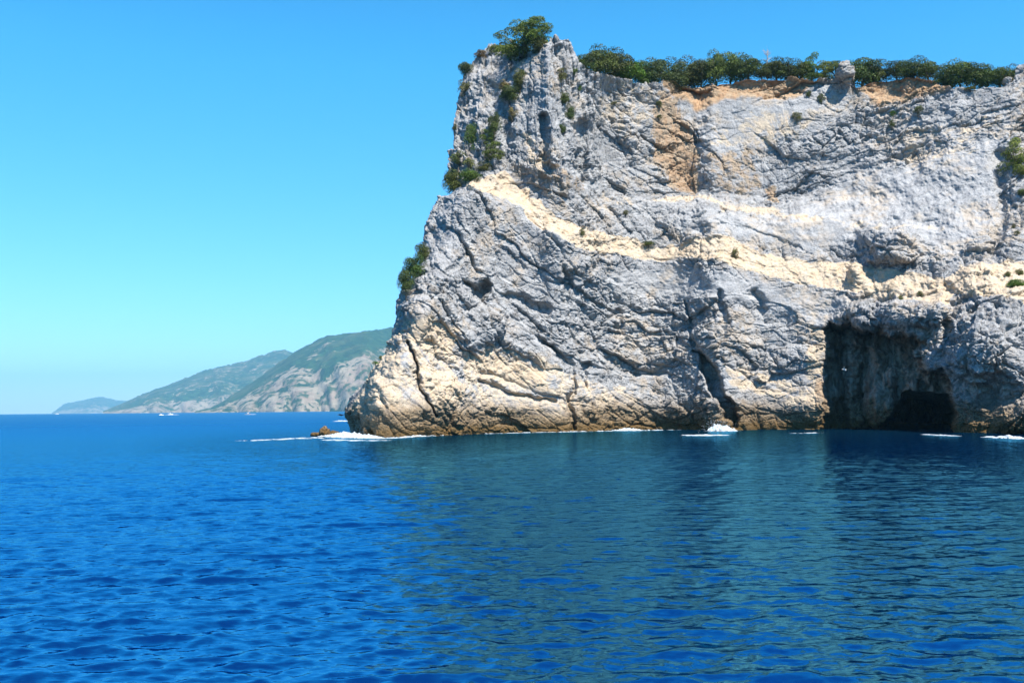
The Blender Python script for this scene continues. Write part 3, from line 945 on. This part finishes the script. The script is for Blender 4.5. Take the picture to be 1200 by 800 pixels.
def trunk_mesh(seed):
    g = random.Random(seed)
    ch = []
    pts = [(0, 0, -0.35), (g.uniform(-.03, .03), g.uniform(-.03, .03), 0.0), (g.uniform(-.05, .05), g.uniform(-.05, .05), 0.12), (g.uniform(-.08, .08), 0, 0.30)]
    ch.append((pts, [0.040, 0.034, 0.026, 0.010]))
    for k in range(5):
        a = g.uniform(0, 6.28); z0 = g.uniform(0.05, 0.2); l = g.uniform(.2, .36)
        ch.append(([(0, 0, z0), (math.cos(a) * l * .5, math.sin(a) * l * .5, z0 + .14), (math.cos(a) * l, math.sin(a) * l, z0 + .34)], [0.025, 0.018, 0.006]))
    return tubes_mesh("trunk", ch, BARK)


CROWNS = {k: [crown_mesh(k, sd) for sd in range(s0, s0 + n)] for k, s0, n in (("round", 10, 5), ("pine", 30, 4), ("scrub", 50, 4))}
TRUNKS = [trunk_mesh(k) for k in range(4)]
TONES = {"dark": (0.064, 0.088, 0.028), "mid": (0.082, 0.112, 0.032), "bright": (0.075, 0.140, 0.022), "olive": (0.105, 0.115, 0.040),
         "pine": (0.085, 0.115, 0.025), "yellow": (0.13, 0.16, 0.035), "brown": (0.17, 0.125, 0.065), "pale": (0.14, 0.15, 0.075)}
prng = random.Random(5)


def plant(kind, shape, tone, cx, cy, w, h, label, group=None, cat="shrub", Y=None, dy=0.6):
    """A crown w x h photograph pixels wide and high about (cx, cy), rooted in the cliff behind it."""
    if Y is None:
        Y = surf(cx, cy + h * 0.30)
    Yc = Y + dy
    k = Yc / FPX
    p = at(cx, cy + h * 0.5, Yc)
    o = bpy.data.objects.new(kind, None)
    C.objects.link(o)
    o.location = p
    o.rotation_euler = (0, 0, prng.uniform(-0.5, 0.5) + prng.choice((0, math.pi / 2, math.pi)))
    o.scale = (w * k * 1.06, w * k * 1.06, h * k * 1.04)
    o.empty_display_size = 0.3
    tag(o, label, cat, group)
    c = link("crown", prng.choice(CROWNS[shape]), o)
    j = lambda v: v * prng.uniform(0.88, 1.12)
    t = TONES[tone]
    c.color = (j(t[0]), j(t[1]), j(t[2]), 1)
    link("trunk", prng.choice(TRUNKS), o)
    return o


RIM = "evergreen trees along the cliff top"
FACE = "bushes growing out of the cliff face"
# (kind, shape, tone, centre x, top, bottom, width, label)
rim = [
 ("evergreen_tree", "round", "dark", 682, 61, 78, 22, "low dark evergreen at the left end of the cliff top row, against the rock tower"),
 ("evergreen_tree", "round", "mid", 702, 50, 81, 28, "tall domed evergreen at the left end of the cliff top row"),
 ("evergreen_tree", "round", "dark", 721, 54, 84, 30, "broad dark evergreen behind the bright round bush on the cliff top"),
 ("evergreen_bush", "round", "bright", 735, 69, 91, 26, "bright green round bush at the cliff rim, standing out from the dark row"),
 ("evergreen_tree", "round", "dark", 752, 69, 92, 22, "dark evergreen just right of the bright round bush on the rim"),
 ("evergreen_tree", "round", "dark", 767, 64, 94, 26, "dark domed evergreen above the left corner of the orange earth scar"),
 ("evergreen_tree", "round", "dark", 786, 67, 95, 26, "dark evergreen in the row over the left half of the long earth scar, left one"),
 ("evergreen_tree", "round", "mid", 805, 65, 95, 26, "evergreen in the row directly over the overhanging orange notch"),
 ("evergreen_tree", "round", "dark", 822, 66, 93, 24, "dark evergreen just left of the two taller pointed crowns in the row"),
 ("evergreen_tree", "round", "mid", 839, 54, 90, 19, "narrow taller evergreen, left of the pair that stands above the row"),
 ("evergreen_tree", "round", "mid", 857, 56, 88, 26, "wider taller evergreen, right of the pair that stands above the row"),
 ("evergreen_tree", "round", "dark", 877, 63, 86, 24, "dark evergreen between the taller pair and the bare grey tree"),
 ("evergreen_tree", "round", "dark", 893, 71, 86, 18, "low evergreen at the foot of the bare grey tree"),
 ("evergreen_tree", "round", "dark", 910, 66, 86, 22, "dark evergreen just right of the bare grey tree"),
 ("evergreen_tree", "round", "dark", 925, 67, 87, 22, "dark evergreen midway between the bare grey tree and the bright pine"),
 ("evergreen_tree", "round", "dark", 939, 69, 88, 20, "dark evergreen touching the left side of the bright pine"),
 ("pine_tree", "pine", "bright", 952, 61, 87, 19, "bright green pointed pine that rises out of the row left of the rock pinnacle"),
 ("pine_tree", "pine", "yellow", 966, 69, 88, 18, "low yellow green pine between the bright pine and the rock pinnacle"),
 ("pine_tree", "pine", "mid", 979, 65, 89, 17, "green pine touching the left side of the rock pinnacle"),
 ("evergreen_tree", "round", "dark", 1011, 60, 93, 30, "large dark domed evergreen just right of the rock pinnacle"),
 ("evergreen_tree", "round", "mid", 1028, 70, 92, 24, "evergreen sloping down from the large domed crown to the earth mound"),
 ("evergreen_tree", "round", "dark", 1050, 71, 86, 24, "low evergreen behind the left half of the tan earth mound"),
 ("evergreen_tree", "round", "dark", 1071, 66, 87, 24, "dark domed evergreen behind the top of the tan earth mound"),
 ("evergreen_tree", "round", "dark", 1088, 68, 90, 20, "dark evergreen with a rounded right edge beside a gap of sky"),
 ("evergreen_tree", "round", "mid", 1109, 74, 96, 20, "evergreen just right of the gap of sky in the row"),
 ("evergreen_tree", "round", "mid", 1125, 68, 96, 28, "broad mid green evergreen, highest in the right end of the row"),
 ("evergreen_tree", "round", "dark", 1143, 69, 96, 22, "dark evergreen second of the right end group, past its highest crown"),
 ("evergreen_tree", "round", "dark", 1157, 74, 97, 20, "dark evergreen low in the right end group, before the white boulder"),
 ("evergreen_tree", "round", "mid", 1172, 76, 97, 20, "evergreen above the small white boulder near the right corner"),
 ("evergreen_tree", "round", "olive", 1184, 75, 96, 20, "olive green evergreen at the right end of the row, by the rock horn"),
]
for kind, shp, tone, cx, t_, b_, w, lab in rim:
    plant(kind, shp, tone, cx, (t_ + b_) / 2 + 0.5, w * 1.65, (b_ - t_) * 1.32 + 3, lab, RIM, "tree" if kind.endswith("tree") else "bush", Y=surf(cx, max(b_ + 2, YT(cx) + 3)) , dy=2.0 + prng.uniform(0, 1.2))

face = [
 ("pine_tree", "pine", "pine", 590, 49, 32, 30, "dark pine crown at the left of the clump on top of the rock tower"),
 ("pine_tree", "pine", "pine", 611, 39, 48, 42, "broad central pine of the clump on top of the rock tower"),
 ("pine_tree", "pine", "pine", 629, 33, 36, 32, "topmost pine of the clump on top of the rock tower, at its right"),
 ("evergreen_bush", "round", "olive", 631, 50, 22, 18, "small lighter bush under the right side of the tower top pines"),
 ("evergreen_bush", "round", "dark", 604, 58, 24, 18, "small dark bush hanging just below the tower top pines"),
 ("evergreen_bush", "round", "dark", 545, 78, 16, 16, "dark bush standing out against the sky from the upper left edge of the tower"),
 ("scrub_bush", "scrub", "olive", 545, 98, 17, 22, "ragged olive scrub just below the bush on the upper left edge of the tower"),
 ("scrub_bush", "scrub", "brown", 563, 62, 17, 10, "dry brown scrub on the sloping left shoulder of the tower"),
 ("evergreen_bush", "round", "mid", 609, 88, 14, 22, "upright green bush in the cleft under the tower top"),
 ("evergreen_bush", "round", "dark", 597, 106, 20, 18, "dark round bush in the middle of the tower cleft"),
 ("scrub_bush", "scrub", "brown", 591, 97, 16, 14, "brown dry scrub just above the dark round bush in the tower cleft"),
 ("scrub_bush", "scrub", "brown", 600, 128, 12, 20, "brown green scrub below the dark round bush in the tower cleft"),
 ("evergreen_bush", "round", "mid", 579, 140, 14, 26, "tall narrow bush at half height of the tower, highest of the lower cluster"),
 ("evergreen_bush", "round", "mid", 554, 155, 18, 29, "tall bush standing alone on the left face of the tower"),
 ("pine_tree", "pine", "pine", 570, 160, 16, 19, "small pine just below the tall narrow bush on the tower"),
 ("pine_tree", "pine", "pine", 579, 174, 22, 22, "wider pine bush overhanging the grey notch low on the tower"),
 ("scrub_bush", "scrub", "olive", 537, 178, 17, 22, "sparse olive scrub near the left edge low on the tower"),
 ("scrub_bush", "scrub", "pale", 549, 189, 15, 14, "pale greyish scrub between the two lowest clumps of the tower"),
 ("evergreen_bush", "round", "pine", 533, 207, 26, 27, "biggest dark bush at the foot of the tower on the left edge"),
 ("evergreen_bush", "round", "pine", 552, 205, 22, 17, "dark bush joined to the right of the biggest one at the tower foot"),
 ("evergreen_bush", "round", "olive", 566, 194, 17, 10, "low olive bush at the right end of the clump at the foot of the tower"),
 ("scrub_bush", "scrub", "dark", 533, 148, 9, 11, "tiny dark tuft on the left skyline of the tower at half height"),
 ("scrub_bush", "scrub", "olive", 658, 84, 14, 18, "olive scrub high on the right face of the tower"),
 ("evergreen_bush", "round", "mid", 659, 113, 13, 12, "small round bush, uppermost of three down the right of the tower"),
 ("evergreen_bush", "round", "dark", 666, 129, 12, 17, "oval dark bush, middle of three in a line down the right of the tower"),
 ("evergreen_bush", "round", "dark", 659, 149, 10, 11, "small dark bush, lowest of three in a line down the right of the tower"),
 ("ivy_patch", "scrub", "bright", 674, 81, 7, 11, "light green creeper beside the notch where the tower meets the rim"),
 ("ivy_patch", "scrub", "bright", 679, 99, 7, 13, "light green creeper hanging lower down from the notch by the tower"),
 ("scrub_bush", "scrub", "mid", 719, 120, 9, 7, "tiny green tuft on the bare cream wall right of the tower"),
 ("scrub_bush", "scrub", "mid", 773, 120, 9, 11, "small tuft at the upper left edge of the rust coloured wall"),
 ("scrub_bush", "scrub", "dark", 772, 136, 9, 8, "dark tuft just under another tuft at the edge of the rust coloured wall"),
 ("evergreen_bush", "round", "dark", 495, 291, 15, 20, "uppermost crown of the bush hanging on the left skyline at mid cliff"),
 ("evergreen_bush", "round", "dark", 485, 307, 24, 30, "main crown of the bush hanging on the left skyline at mid cliff"),
 ("evergreen_bush", "round", "dark", 476, 324, 19, 25, "lowest crown of the bush hanging on the left skyline at mid cliff"),
 ("scrub_bush", "scrub", "olive", 682, 270, 9, 12, "lone green tuft on the cream ledge below the tower"),
 ("scrub_bush", "scrub", "olive", 760, 284, 20, 7, "wide flat tuft on the upper edge of the cream ledge near its middle"),
 ("scrub_bush", "scrub", "olive", 733, 248, 9, 7, "tiny tuft on the brown patch above the cream ledge"),
 ("scrub_bush", "scrub", "olive", 861, 294, 10, 19, "sparse olive weeds on the cream mound of the ledge"),
 ("scrub_bush", "scrub", "pale", 934, 134, 16, 12, "pale round scrub under the long earth scar"),
 ("scrub_bush", "scrub", "dark", 948, 107, 10, 13, "dark tuft left of the foot of the rock pinnacle"),
 ("scrub_bush", "scrub", "dark", 963, 113, 11, 14, "dark tuft right under the rock pinnacle"),
 ("scrub_bush", "scrub", "mid", 1076, 126, 12, 13, "green scrub under the tan earth mound"),
 ("scrub_bush", "scrub", "bright", 1047, 132, 9, 7, "tiny bright tuft left of the scrub under the tan earth mound"),
 ("scrub_bush", "scrub", "dark", 1045, 143, 9, 11, "tiny dark tuft below the bright one under the tan earth mound"),
 ("scrub_bush", "scrub", "olive", 1137, 102, 17, 7, "flat olive scrub on the rim below the right end of the tree row"),
 ("pine_tree", "pine", "yellow", 1190, 177, 36, 44, "large sunlit pine on the right edge of the cliff"),
 ("evergreen_bush", "round", "yellow", 1198, 200, 12, 12, "yellow green bush directly under the large sunlit pine"),
 ("evergreen_bush", "round", "mid", 1198, 224, 10, 10, "small bush on the right edge, a little below the large sunlit pine"),
 ("scrub_bush", "scrub", "olive", 1188, 264, 6, 7, "tiny round tuft on the right edge at mid height, upper of two"),
 ("scrub_bush", "scrub", "olive", 1192, 271, 8, 8, "tiny round tuft on the right edge at mid height, lower of two"),
 ("evergreen_bush", "round", "olive", 1181, 320, 7, 8, "small round bush on the cream buttress, left of two at one height"),
 ("evergreen_bush", "round", "olive", 1195, 318, 10, 10, "small round bush on the cream buttress, right of two at one height"),
 ("evergreen_bush", "round", "bright", 1191, 331, 24, 13, "wide green bush low on the cream buttress at the right edge"),
 ("scrub_bush", "scrub", "olive", 1055, 348, 9, 7, "tiny olive tuft on the brow of the cave"),
 ("scrub_bush", "scrub", "dark", 1078, 343, 10, 9, "dark tuft on the brow of the cave, near its right corner"),
 ("scrub_bush", "scrub", "bright", 440, 424, 10, 6, "green tuft on the sloping cream nose of the headland, lower of two"),
 ("scrub_bush", "scrub", "olive", 446, 418, 6, 6, "tiny tuft on the sloping cream nose of the headland, upper of two"),
]
TOPS = {589, 612, 629}
for kind, shp, tone, cx, cy, w, h, lab in face:
    onsky = (cy < 60 and cx < 640)
    Yv = surf(max(cx, float(XL(cy)) + 6), max(cy + h * .3, float(YT(cx)) + 5))
    cat = "pine" if kind == "pine_tree" else ("creeper" if kind.startswith("ivy") else "bush")
    big = 1.3 if (w > 10 and cx < 700) else 1.08
    plant(kind, shp, tone, cx, cy, w * big, h * big, lab, FACE if cy > 63 else "plants on top of the rock tower", cat, Y=Yv, dy=1.5 if onsky else -0.10 * w * 0.16 + 0.1)


# bare grey tree on the cliff top
def bare_tree():
    N = NT("weathered_wood")
    pos = N.n("ShaderNodeTexCoord").outputs["Object"]
    n = N.noise(pos, 6.0, 4).outputs[0]
    m = N.done(N.n("ShaderNodeBsdfPrincipled", {"Base Color": N.mix(n, (0.26, 0.23, 0.21), (0.50, 0.48, 0.46)), "Roughness": 0.9}).outputs[0])
    g = random.Random(3)
    Y = surf(899, 90) + 3
    p = at(899, 88, Y)
    o = bpy.data.objects.new("bare_tree", None); C.objects.link(o); o.location = p
    tag(o, "leafless pale grey tree sticking up from the cliff top row", "tree")
    H = 36 * Y / FPX
    link("trunk", tubes_mesh("trunk", [([(0, 0, -1), (0.05, 0, H * .4), (0.25, 0, H * .75), (0.1, 0, H)], [0.16, 0.13, 0.08, 0.03])], m), o)
    for k in range(16):
        z0 = H * g.uniform(0.35, 0.85); a = g.uniform(0, 6.28); l = g.uniform(0.5, 1.3)
        dx, dy_ = math.cos(a) * l, math.sin(a) * l * .6
        ch = [([(0.12, 0, z0), (dx * .5, dy_ * .5, z0 + .22 * l), (dx, dy_, z0 + l * .55)], [0.06, 0.045, 0.02])]
        for q in range(3):
            ch.append(([(dx * (.4 + .2 * q), dy_ * (.4 + .2 * q), z0 + l * .2), (dx * (.5 + .2 * q) + g.uniform(-.3, .3), dy_, z0 + l * (.6 + .15 * q))], [0.03, 0.014]))
        link("branch", tubes_mesh("branch", ch, m, 5), o)


bare_tree()

# ------------------------------------------------------------------ rocks in the water and loose boulders
def boulder(name, label, cx, cy, w, h, Y, seed, cat="rock", group=None, depth=1.0, tint=(0, 0)):
    k = Y / FPX
    nu, nv = 72, 48
    u = np.linspace(0, 2 * math.pi, nu)[None, :]; v = np.linspace(0.02, math.pi - 0.02, nv)[:, None]
    X = np.sin(v) * np.cos(u); Yq = np.sin(v) * np.sin(u); Z = np.cos(v) * np.ones_like(u)
    f, e = facets(X * 1.3 + seed, Yq * 1.3, Z * 1.3, seed)
    f2, e2 = facets(X * 3.1 + seed, Yq * 3.1, Z * 3.1, seed + 5)
    r_ = 1 + 0.26 * f + 0.10 * f2 - 0.10 * np.exp(-(e / .08) ** 2) + 0.12 * fbm(X * 2, Yq * 2, Z * 2 + seed, 3, seed)
    Pm = np.stack([X * r_ * w * k / 2, Yq * r_ * w * k / 2 * depth, Z * r_ * h * k / 2], -1)
    me = grid_mesh(name, Pm, ROCK)
    n = nu * nv
    set_attr(me, "cream", np.full(n, tint[0])); set_attr(me, "rust", np.full(n, tint[1])); set_attr(me, "earth", np.zeros(n)); set_attr(me, "damp", np.zeros(n)); set_attr(me, "slab", np.zeros(n))
    set_attr(me, "bed", Pm, 'FLOAT_VECTOR')
    c = at(cx, cy, Y)
    me.transform(Matrix.Translation(Vector((c[0], c[1], c[2]))))   # real coordinates, so the wet band sits at the water
    me.update()
    ctr = Vector((c[0], c[1], 0.0))
    o = link(name, me)
    tag(o, label, cat, group)
    return o


GW = "brown rocks awash off the nose of the headland"
boulder("sea_rock", "low brown rock awash, left of the three off the headland nose", 370, 509.5, 13, 6, 178, 3, group=GW, tint=(0.1, 0.3))
boulder("sea_rock", "tallest upright brown rock of the three off the headland nose", 380, 507, 11, 14, 176, 8, group=GW, tint=(0.2, 0.4))
boulder("sea_rock", "sloping brown rock awash between the tallest one and the headland nose", 391, 508.5, 15, 8, 175, 12, group=GW, tint=(0.1, 0.35))
boulder("boulder", "small white boulder lying on the rim near the right corner", 1180, 95, 11, 8, surf(1180, 99) + 0.6, 21, cat="boulder", tint=(0.3, 0))

# ------------------------------------------------------------------ foam
def foam_material():
    N = NT("white_foam")
    pos = N.n("ShaderNodeTexCoord").outputs["Object"]
    n = N.noise(pos, 2.5, 5, 0.65).outputs[0]
    col = N.mix(N.ramp(n, 0.35, 0.6), (0.40, 0.55, 0.62), (0.82, 0.85, 0.87))
    b = N.n("ShaderNodeBump", {"Height": n, "Strength": 0.7, "Distance": 0.15})
    p = N.n("ShaderNodeBsdfPrincipled", {"Base Color": col, "Roughness": 0.8, "Normal": b})
    t = N.n("ShaderNodeBsdfTranslucent", {"Color": col})
    return N.done(N.n("ShaderNodeMixShader", {0: 0.35, 1: p, 2: t}).outputs[0])


FOAM = foam_material()


def sea_z(X, Y):
    return 0.0


def foam(name, label, pts, half, height, seed, dens=0.5, step=0.16):
    """Ragged lumps of foam lying on the water along a world-space line of (x, y) points."""
    pts = np.array(pts, float)
    seg = np.linalg.norm(np.diff(pts, axis=0), axis=1)
    cum = np.concatenate([[0], np.cumsum(seg)])
    n = max(int(cum[-1] / step), 8)
    t = np.linspace(0, cum[-1], n)
    cx, cy = np.interp(t, cum, pts[:, 0]), np.interp(t, cum, pts[:, 1])
    tx, ty = np.gradient(cx), np.gradient(cy)
    l = np.hypot(tx, ty); nx_, ny_ = -ty / l, tx / l
    hw = np.interp(t / cum[-1], np.linspace(0, 1, len(half)), half)
    m = max(int(2 * hw.max() / step), 6)
    q = np.linspace(-1, 1, m)
    X = cx[None, :] + q[:, None] * hw[None, :] * nx_[None, :]
    Y = cy[None, :] + q[:, None] * hw[None, :] * ny_[None, :]
    f = 1.5 * fbm(X / 1.6, Y / 2.2, seed, 5, seed, 0.65) + 0.30
    edge = 1 - np.abs(q)[:, None] ** 1.6
    endf = np.clip(np.minimum(t, cum[-1] - t) / (0.12 * cum[-1]), 0, 1)[None, :]
    a = f * 0.9 + edge * endf * 0.9 - (1.15 - dens)
    hh = np.interp(t / cum[-1], np.linspace(0, 1, len(height)), height)[None, :]
    Z = 0.07 + 0.5 * hh * np.clip(edge, 0, 1) * np.clip(a, 0, .8) * (0.7 + 0.9 * np.abs(fbm(X / 1.1, Y / 1.1, 3.0, 4, seed + 3, 0.6))) * 1.5
    keep = (a[:-1, :-1] > 0)
    me = grid_mesh(name, np.stack([X, Y, Z], -1), FOAM, keep, True)
    o = link(name, me)
    tag(o, label, "foam", kind="stuff")
    return o


def wpt(px, py):
    """Point of the water plane seen at a photograph pixel."""
    d = ray(np.array(float(px)), np.array(float(py)))
    t = -CAM_H / d[2]
    return (d[0] * t, d[1] * t)


foam("sea_foam", "white surf between the awash brown rocks and the headland nose", [wpt(372, 512), wpt(392, 511.6), wpt(416, 512.6), wpt(446, 514.2)], [1.5, 3.6, 3.6, 1.2], [0.3, 1.2, 0.9, 0.2], 1, 0.66)
foam("sea_foam", "thin white streak of foam trailing left from the awash rocks", [wpt(286, 517), wpt(330, 515), wpt(378, 513)], [2.2, 3, 3], [0.1, 0.15, 0.25], 2, 0.36)
foam("sea_foam", "thin broken foam drifting in front of the headland nose", [wpt(380, 515.5), wpt(420, 516.5), wpt(455, 516.5)], [2.2, 2.6, 1.6], [0.1, 0.1, 0.1], 12, 0.45)
foam("sea_foam", "white surf line along the foot of the headland, right of its nose", [wpt(446, 514.5), wpt(490, 511.9), wpt(515, 509.6), wpt(548, 509.2)], [1.0, 1.4, 2.4, 1.0], [0.2, 0.3, 0.8, 0.2], 3, 0.62)
foam("sea_foam", "small white surf at the far left tip of the headland", [wpt(397, 493.6), wpt(405, 493.8)], [3, 3], [0.6, 0.6], 4, 0.8, 0.3)
foam("sea_foam", "broken wash along the foot of the cliff between nose and gully", [wpt(560, 508.6), wpt(620, 507.2), wpt(690, 505.8), wpt(800, 503.8)], [0.9, 0.9, 0.9, 0.9], [0.15, 0.2, 0.2, 0.2], 13, 0.42)
foam("sea_foam", "short white surf line at the foot of the cliff left of the gully", [wpt(718, 504.9), wpt(735, 504.7), wpt(752, 504.9)], [1.6, 2.4, 1.6], [0.5, 0.8, 0.3], 5, 0.72)
foam("sea_foam", "white foam slick floating in front of the burst of spray", [wpt(799, 510.5), wpt(825, 510.6), wpt(853, 510.0)], [1.6, 2.6, 1.4], [0.15, 0.25, 0.1], 6, 0.90)
foam("sea_foam", "faint foam line in front of the left wall of the cave", [wpt(930, 508.0), wpt(962, 507.2)], [1.4, 1.4], [0.1, 0.1], 7, 0.42)
foam("sea_foam", "white foam line floating in front of the dark inner cave", [wpt(1082, 509.2), wpt(1105, 510.6), wpt(1125, 511.4)], [0.7, 1.2, 0.7], [0.1, 0.15, 0.1], 8, 0.62)
foam("sea_foam", "white surf at the foot of the brown rocks at the right edge", [wpt(1155, 512.5), wpt(1175, 513.6), wpt(1200, 514.6), wpt(1260, 516)], [0.8, 1.3, 1.6, 1.4], [0.2, 0.5, 0.6, 0.5], 9, 0.70)


foam("sea_spray", "white burst of a wave breaking on the rocks at the foot of the dark gully", [wpt(829, 505.5), wpt(840, 505.3), wpt(849, 505.3), wpt(858, 505.2), wpt(868, 505.0)], [1.2, 2.0, 1.8, 1.4, 0.8], [0.4, 2.0, 1.6, 0.9, 0.3], 17, 1.05, 0.12)


def droplets():
    """Loose drops thrown up round the breaking wave."""
    g = np.random.default_rng(8)
    c = at(842, 502.5, 171.0)
    V, Q = [], []
    for i in range(420):
        p = np.array([c[0] + g.normal(0, 1.3), c[1] + g.normal(0, 0.8), 0.1 + abs(g.normal(0, 1.15))])
        s_ = g.uniform(0.02, 0.06)
        b = len(V)
        V += [p + (s_, 0, 0), p + (-s_, 0, 0), p + (0, s_, 0), p + (0, -s_, 0), p + (0, 0, s_), p + (0, 0, -s_)]
        Q += [(b + a_, b + c_, b + e_) for a_, c_, e_ in ((0, 2, 4), (2, 1, 4), (1, 3, 4), (3, 0, 4), (2, 0, 5), (1, 2, 5), (3, 1, 5), (0, 3, 5))]
    me = bpy.data.meshes.new("spray_droplets")
    fill_mesh(me, np.array(V), np.array(Q))
    me.materials.append(FOAM)
    tag(link("spray_droplets", me), "loose white drops thrown up above the breaking wave by the gully", "spray", kind="stuff")


droplets()

# ------------------------------------------------------------------ boats far out
def plain(name, col, rough=0.4):
    N = NT(name)
    pos = N.n("ShaderNodeTexCoord").outputs["Object"]
    n = N.noise(pos, 3.0, 3).outputs[0]
    c = N.mix(N.math('MULTIPLY', n, 0.25), col, tuple(v * 0.75 for v in col))
    return N.done(N.n("ShaderNodeBsdfPrincipled", {"Base Color": c, "Roughness": rough}).outputs[0])


WHITE, NAVY, GLASS, SKIN = plain("white_gelcoat", (0.82, 0.82, 0.80)), plain("navy_hull", (0.02, 0.03, 0.06)), plain("dark_glass", (0.02, 0.03, 0.04), 0.1), plain("skin", (0.45, 0.28, 0.2), 0.6)


def hull_mesh(L, B, H, mat):
    n = 14
    V, Q = [], []
    for i in range(n):
        t = i / (n - 1)
        w = B / 2 * (1 - max(0, (t - 0.45) / 0.55) ** 2.2) * (0.9 + 0.1 * min(1, t * 5))
        x = -L / 2 + t * L
        sh = H * (0.85 + 0.35 * t ** 2)
        V += [(x, -w, sh), (x + .02 * L * t, -w * .72, -.25), (x + .02 * L * t, w * .72, -.25), (x, w, sh), (x, w * .8, sh - .12), (x, -w * .8, sh - .12)]
        if i:
            b = (i - 1) * 6
            for k in range(6):
                Q.append((b + k, b + (k + 1) % 6, b + 6 + (k + 1) % 6, b + 6 + k))
    Q.append((0, 1, 2, 3)); Q.append((0, 3, 4, 5))
    e = (n - 1) * 6
    Q.append((e + 3, e + 2, e + 1, e)); Q.append((e + 5, e + 4, e + 3, e))
    me = bpy.data.meshes.new("hull")
    fill_mesh(me, np.array(V), np.array(Q)); me.materials.append(mat)
    return me


def box_mesh(name, x0, x1, y0, y1, z0, z1, mat, taper=0.15):
    t = taper * (x1 - x0)
    V = [(x0, y0, z0), (x1, y0, z0), (x1, y1, z0), (x0, y1, z0), (x0 + t * .3, y0 * .9, z1), (x1 - t, y0 * .9, z1), (x1 - t, y1 * .9, z1), (x0 + t * .3, y1 * .9, z1)]
    Q = [(3, 2, 1, 0), (4, 5, 6, 7), (0, 1, 5, 4), (1, 2, 6, 5), (2, 3, 7, 6), (3, 0, 4, 7)]
    me = bpy.data.meshes.new(name); fill_mesh(me, np.array(V), np.array(Q)); me.materials.append(mat)
    return me


def boat(label, px, py, L, dist, hullmat, rz, cabin=True, group=None):
    p = at(px, HOR(px), dist)
    o = bpy.data.objects.new("motor_boat", None); C.objects.link(o)
    o.location = (p[0], dist, 0.05); o.rotation_euler = (0, 0, rz)
    tag(o, label, "boat", group)
    B, H = L * .3, L * .12
    link("hull", hull_mesh(L, B, H, hullmat), o)
    if cabin:
        link("cabin", box_mesh("cabin", -L * .18, L * .16, -B * .33, B * .33, H * .85, H * 2.3, WHITE), o)
        link("windscreen", box_mesh("windscreen", -L * .10, L * .175, -B * .34, B * .34, H * 1.45, H * 1.95, GLASS, .2), o)
        link("bimini_top", box_mesh("bimini_top", -L * .42, L * .05, -B * .36, B * .36, H * 2.75, H * 2.9, WHITE, .02), o)
    link("outboard_motor", box_mesh("outboard_motor", -L * .56, -L * .48, -B * .12, B * .12, -.1, H * 1.2, NAVY), o)
    return o


GB = "small boats out at sea before the hills"
boat("white boat alone far out on the horizon below the faint farthest hill", 67, 484, 17, 5200, WHITE, 0.15, group=GB)
boat("small white motor boat, left of the close pair under the middle hill", 189, 486, 7, 1550, WHITE, 0.5, group=GB)
boat("white motor boat with a wake, right of the close pair under the middle hill", 200, 485.5, 9, 1750, WHITE, 0.1, group=GB)
boat("dark hulled boat with a white top off the foot of the near hill", 291, 485, 8, 1500, NAVY, 0.1, group=GB)
for px, py, ln, lab in ((200, 485.6, 14, "thin white wake behind the right boat of the close pair"), (293, 485.6, 9, "thin white wake beside the dark hulled boat")):
    c = at(px, HOR(px), 1700 if px == 200 else 1485)
    foam("boat_wake", lab, [(c[0] - ln * .9, c[1]), (c[0] + ln * .9, c[1])], [5, 9], [0.5, 0.8], int(px), 1.0, 0.6)


# ------------------------------------------------------------------ seagull in the cave mouth
def gull():
    bw, gw = plain("white_plumage", (0.82, 0.82, 0.80), 0.7), plain("grey_plumage", (0.42, 0.44, 0.47), 0.7)
    Y = 178.0
    p = at(989.5, 433, Y)
    # body, neck, head, tail: one surface
    st = [(-.30, .012, 0), (-.22, .05, 0), (-.10, .085, 0), (.03, .095, 0), (.14, .075, .015), (.20, .05, .03), (.255, .055, .04), (.30, .035, .035), (.36, .010, .025)]
    ch = [([(x, 0, z) for x, r_, z in st], [r_ for x, r_, z in st])]
    me = tubes_mesh("seagull", ch, bw, 10)
    o = link("seagull", me)
    o.location = p; o.rotation_euler = (0.35, -0.1, rad(155))
    o.scale = (1.25,) * 3
    tag(o, "white seagull gliding in front of the dark cave wall", "seagull")
    for sgn in (-1, 1):
        prof = [(0.0, .10, -.10, 0), (.22, .13, -.10, .10), (.42, .10, -.09, .16), (.62, .02, -.10, .13), (.78, -.10, -.13, .08)]
        V, Q = [], []
        for yy, xf, xb, zz in prof:
            for dz, e in ((.012, 1), (-.008, 1)):
                V += [(xf, sgn * (yy + .05), zz + dz), (xb, sgn * (yy + .05), zz + dz)]
        for i in range(len(prof) - 1):
            a, b = i * 4, i * 4 + 4
            Q += [(a, a + 1, b + 1, b), (a + 2, b + 2, b + 3, a + 3), (a, b, b + 2, a + 2), (a + 1, a + 3, b + 3, b + 1)]
        w = bpy.data.meshes.new("wing"); fill_mesh(w, np.array(V), np.array(Q)); w.materials.append(bw)
        link("wing", w, o)
    k = tubes_mesh("beak", [([(.33, 0, .028), (.40, 0, .018)], [.016, .003])], plain("yellow_beak", (0.6, 0.36, 0.03)), 6)
    link("beak", k, o)


gull()
haze()
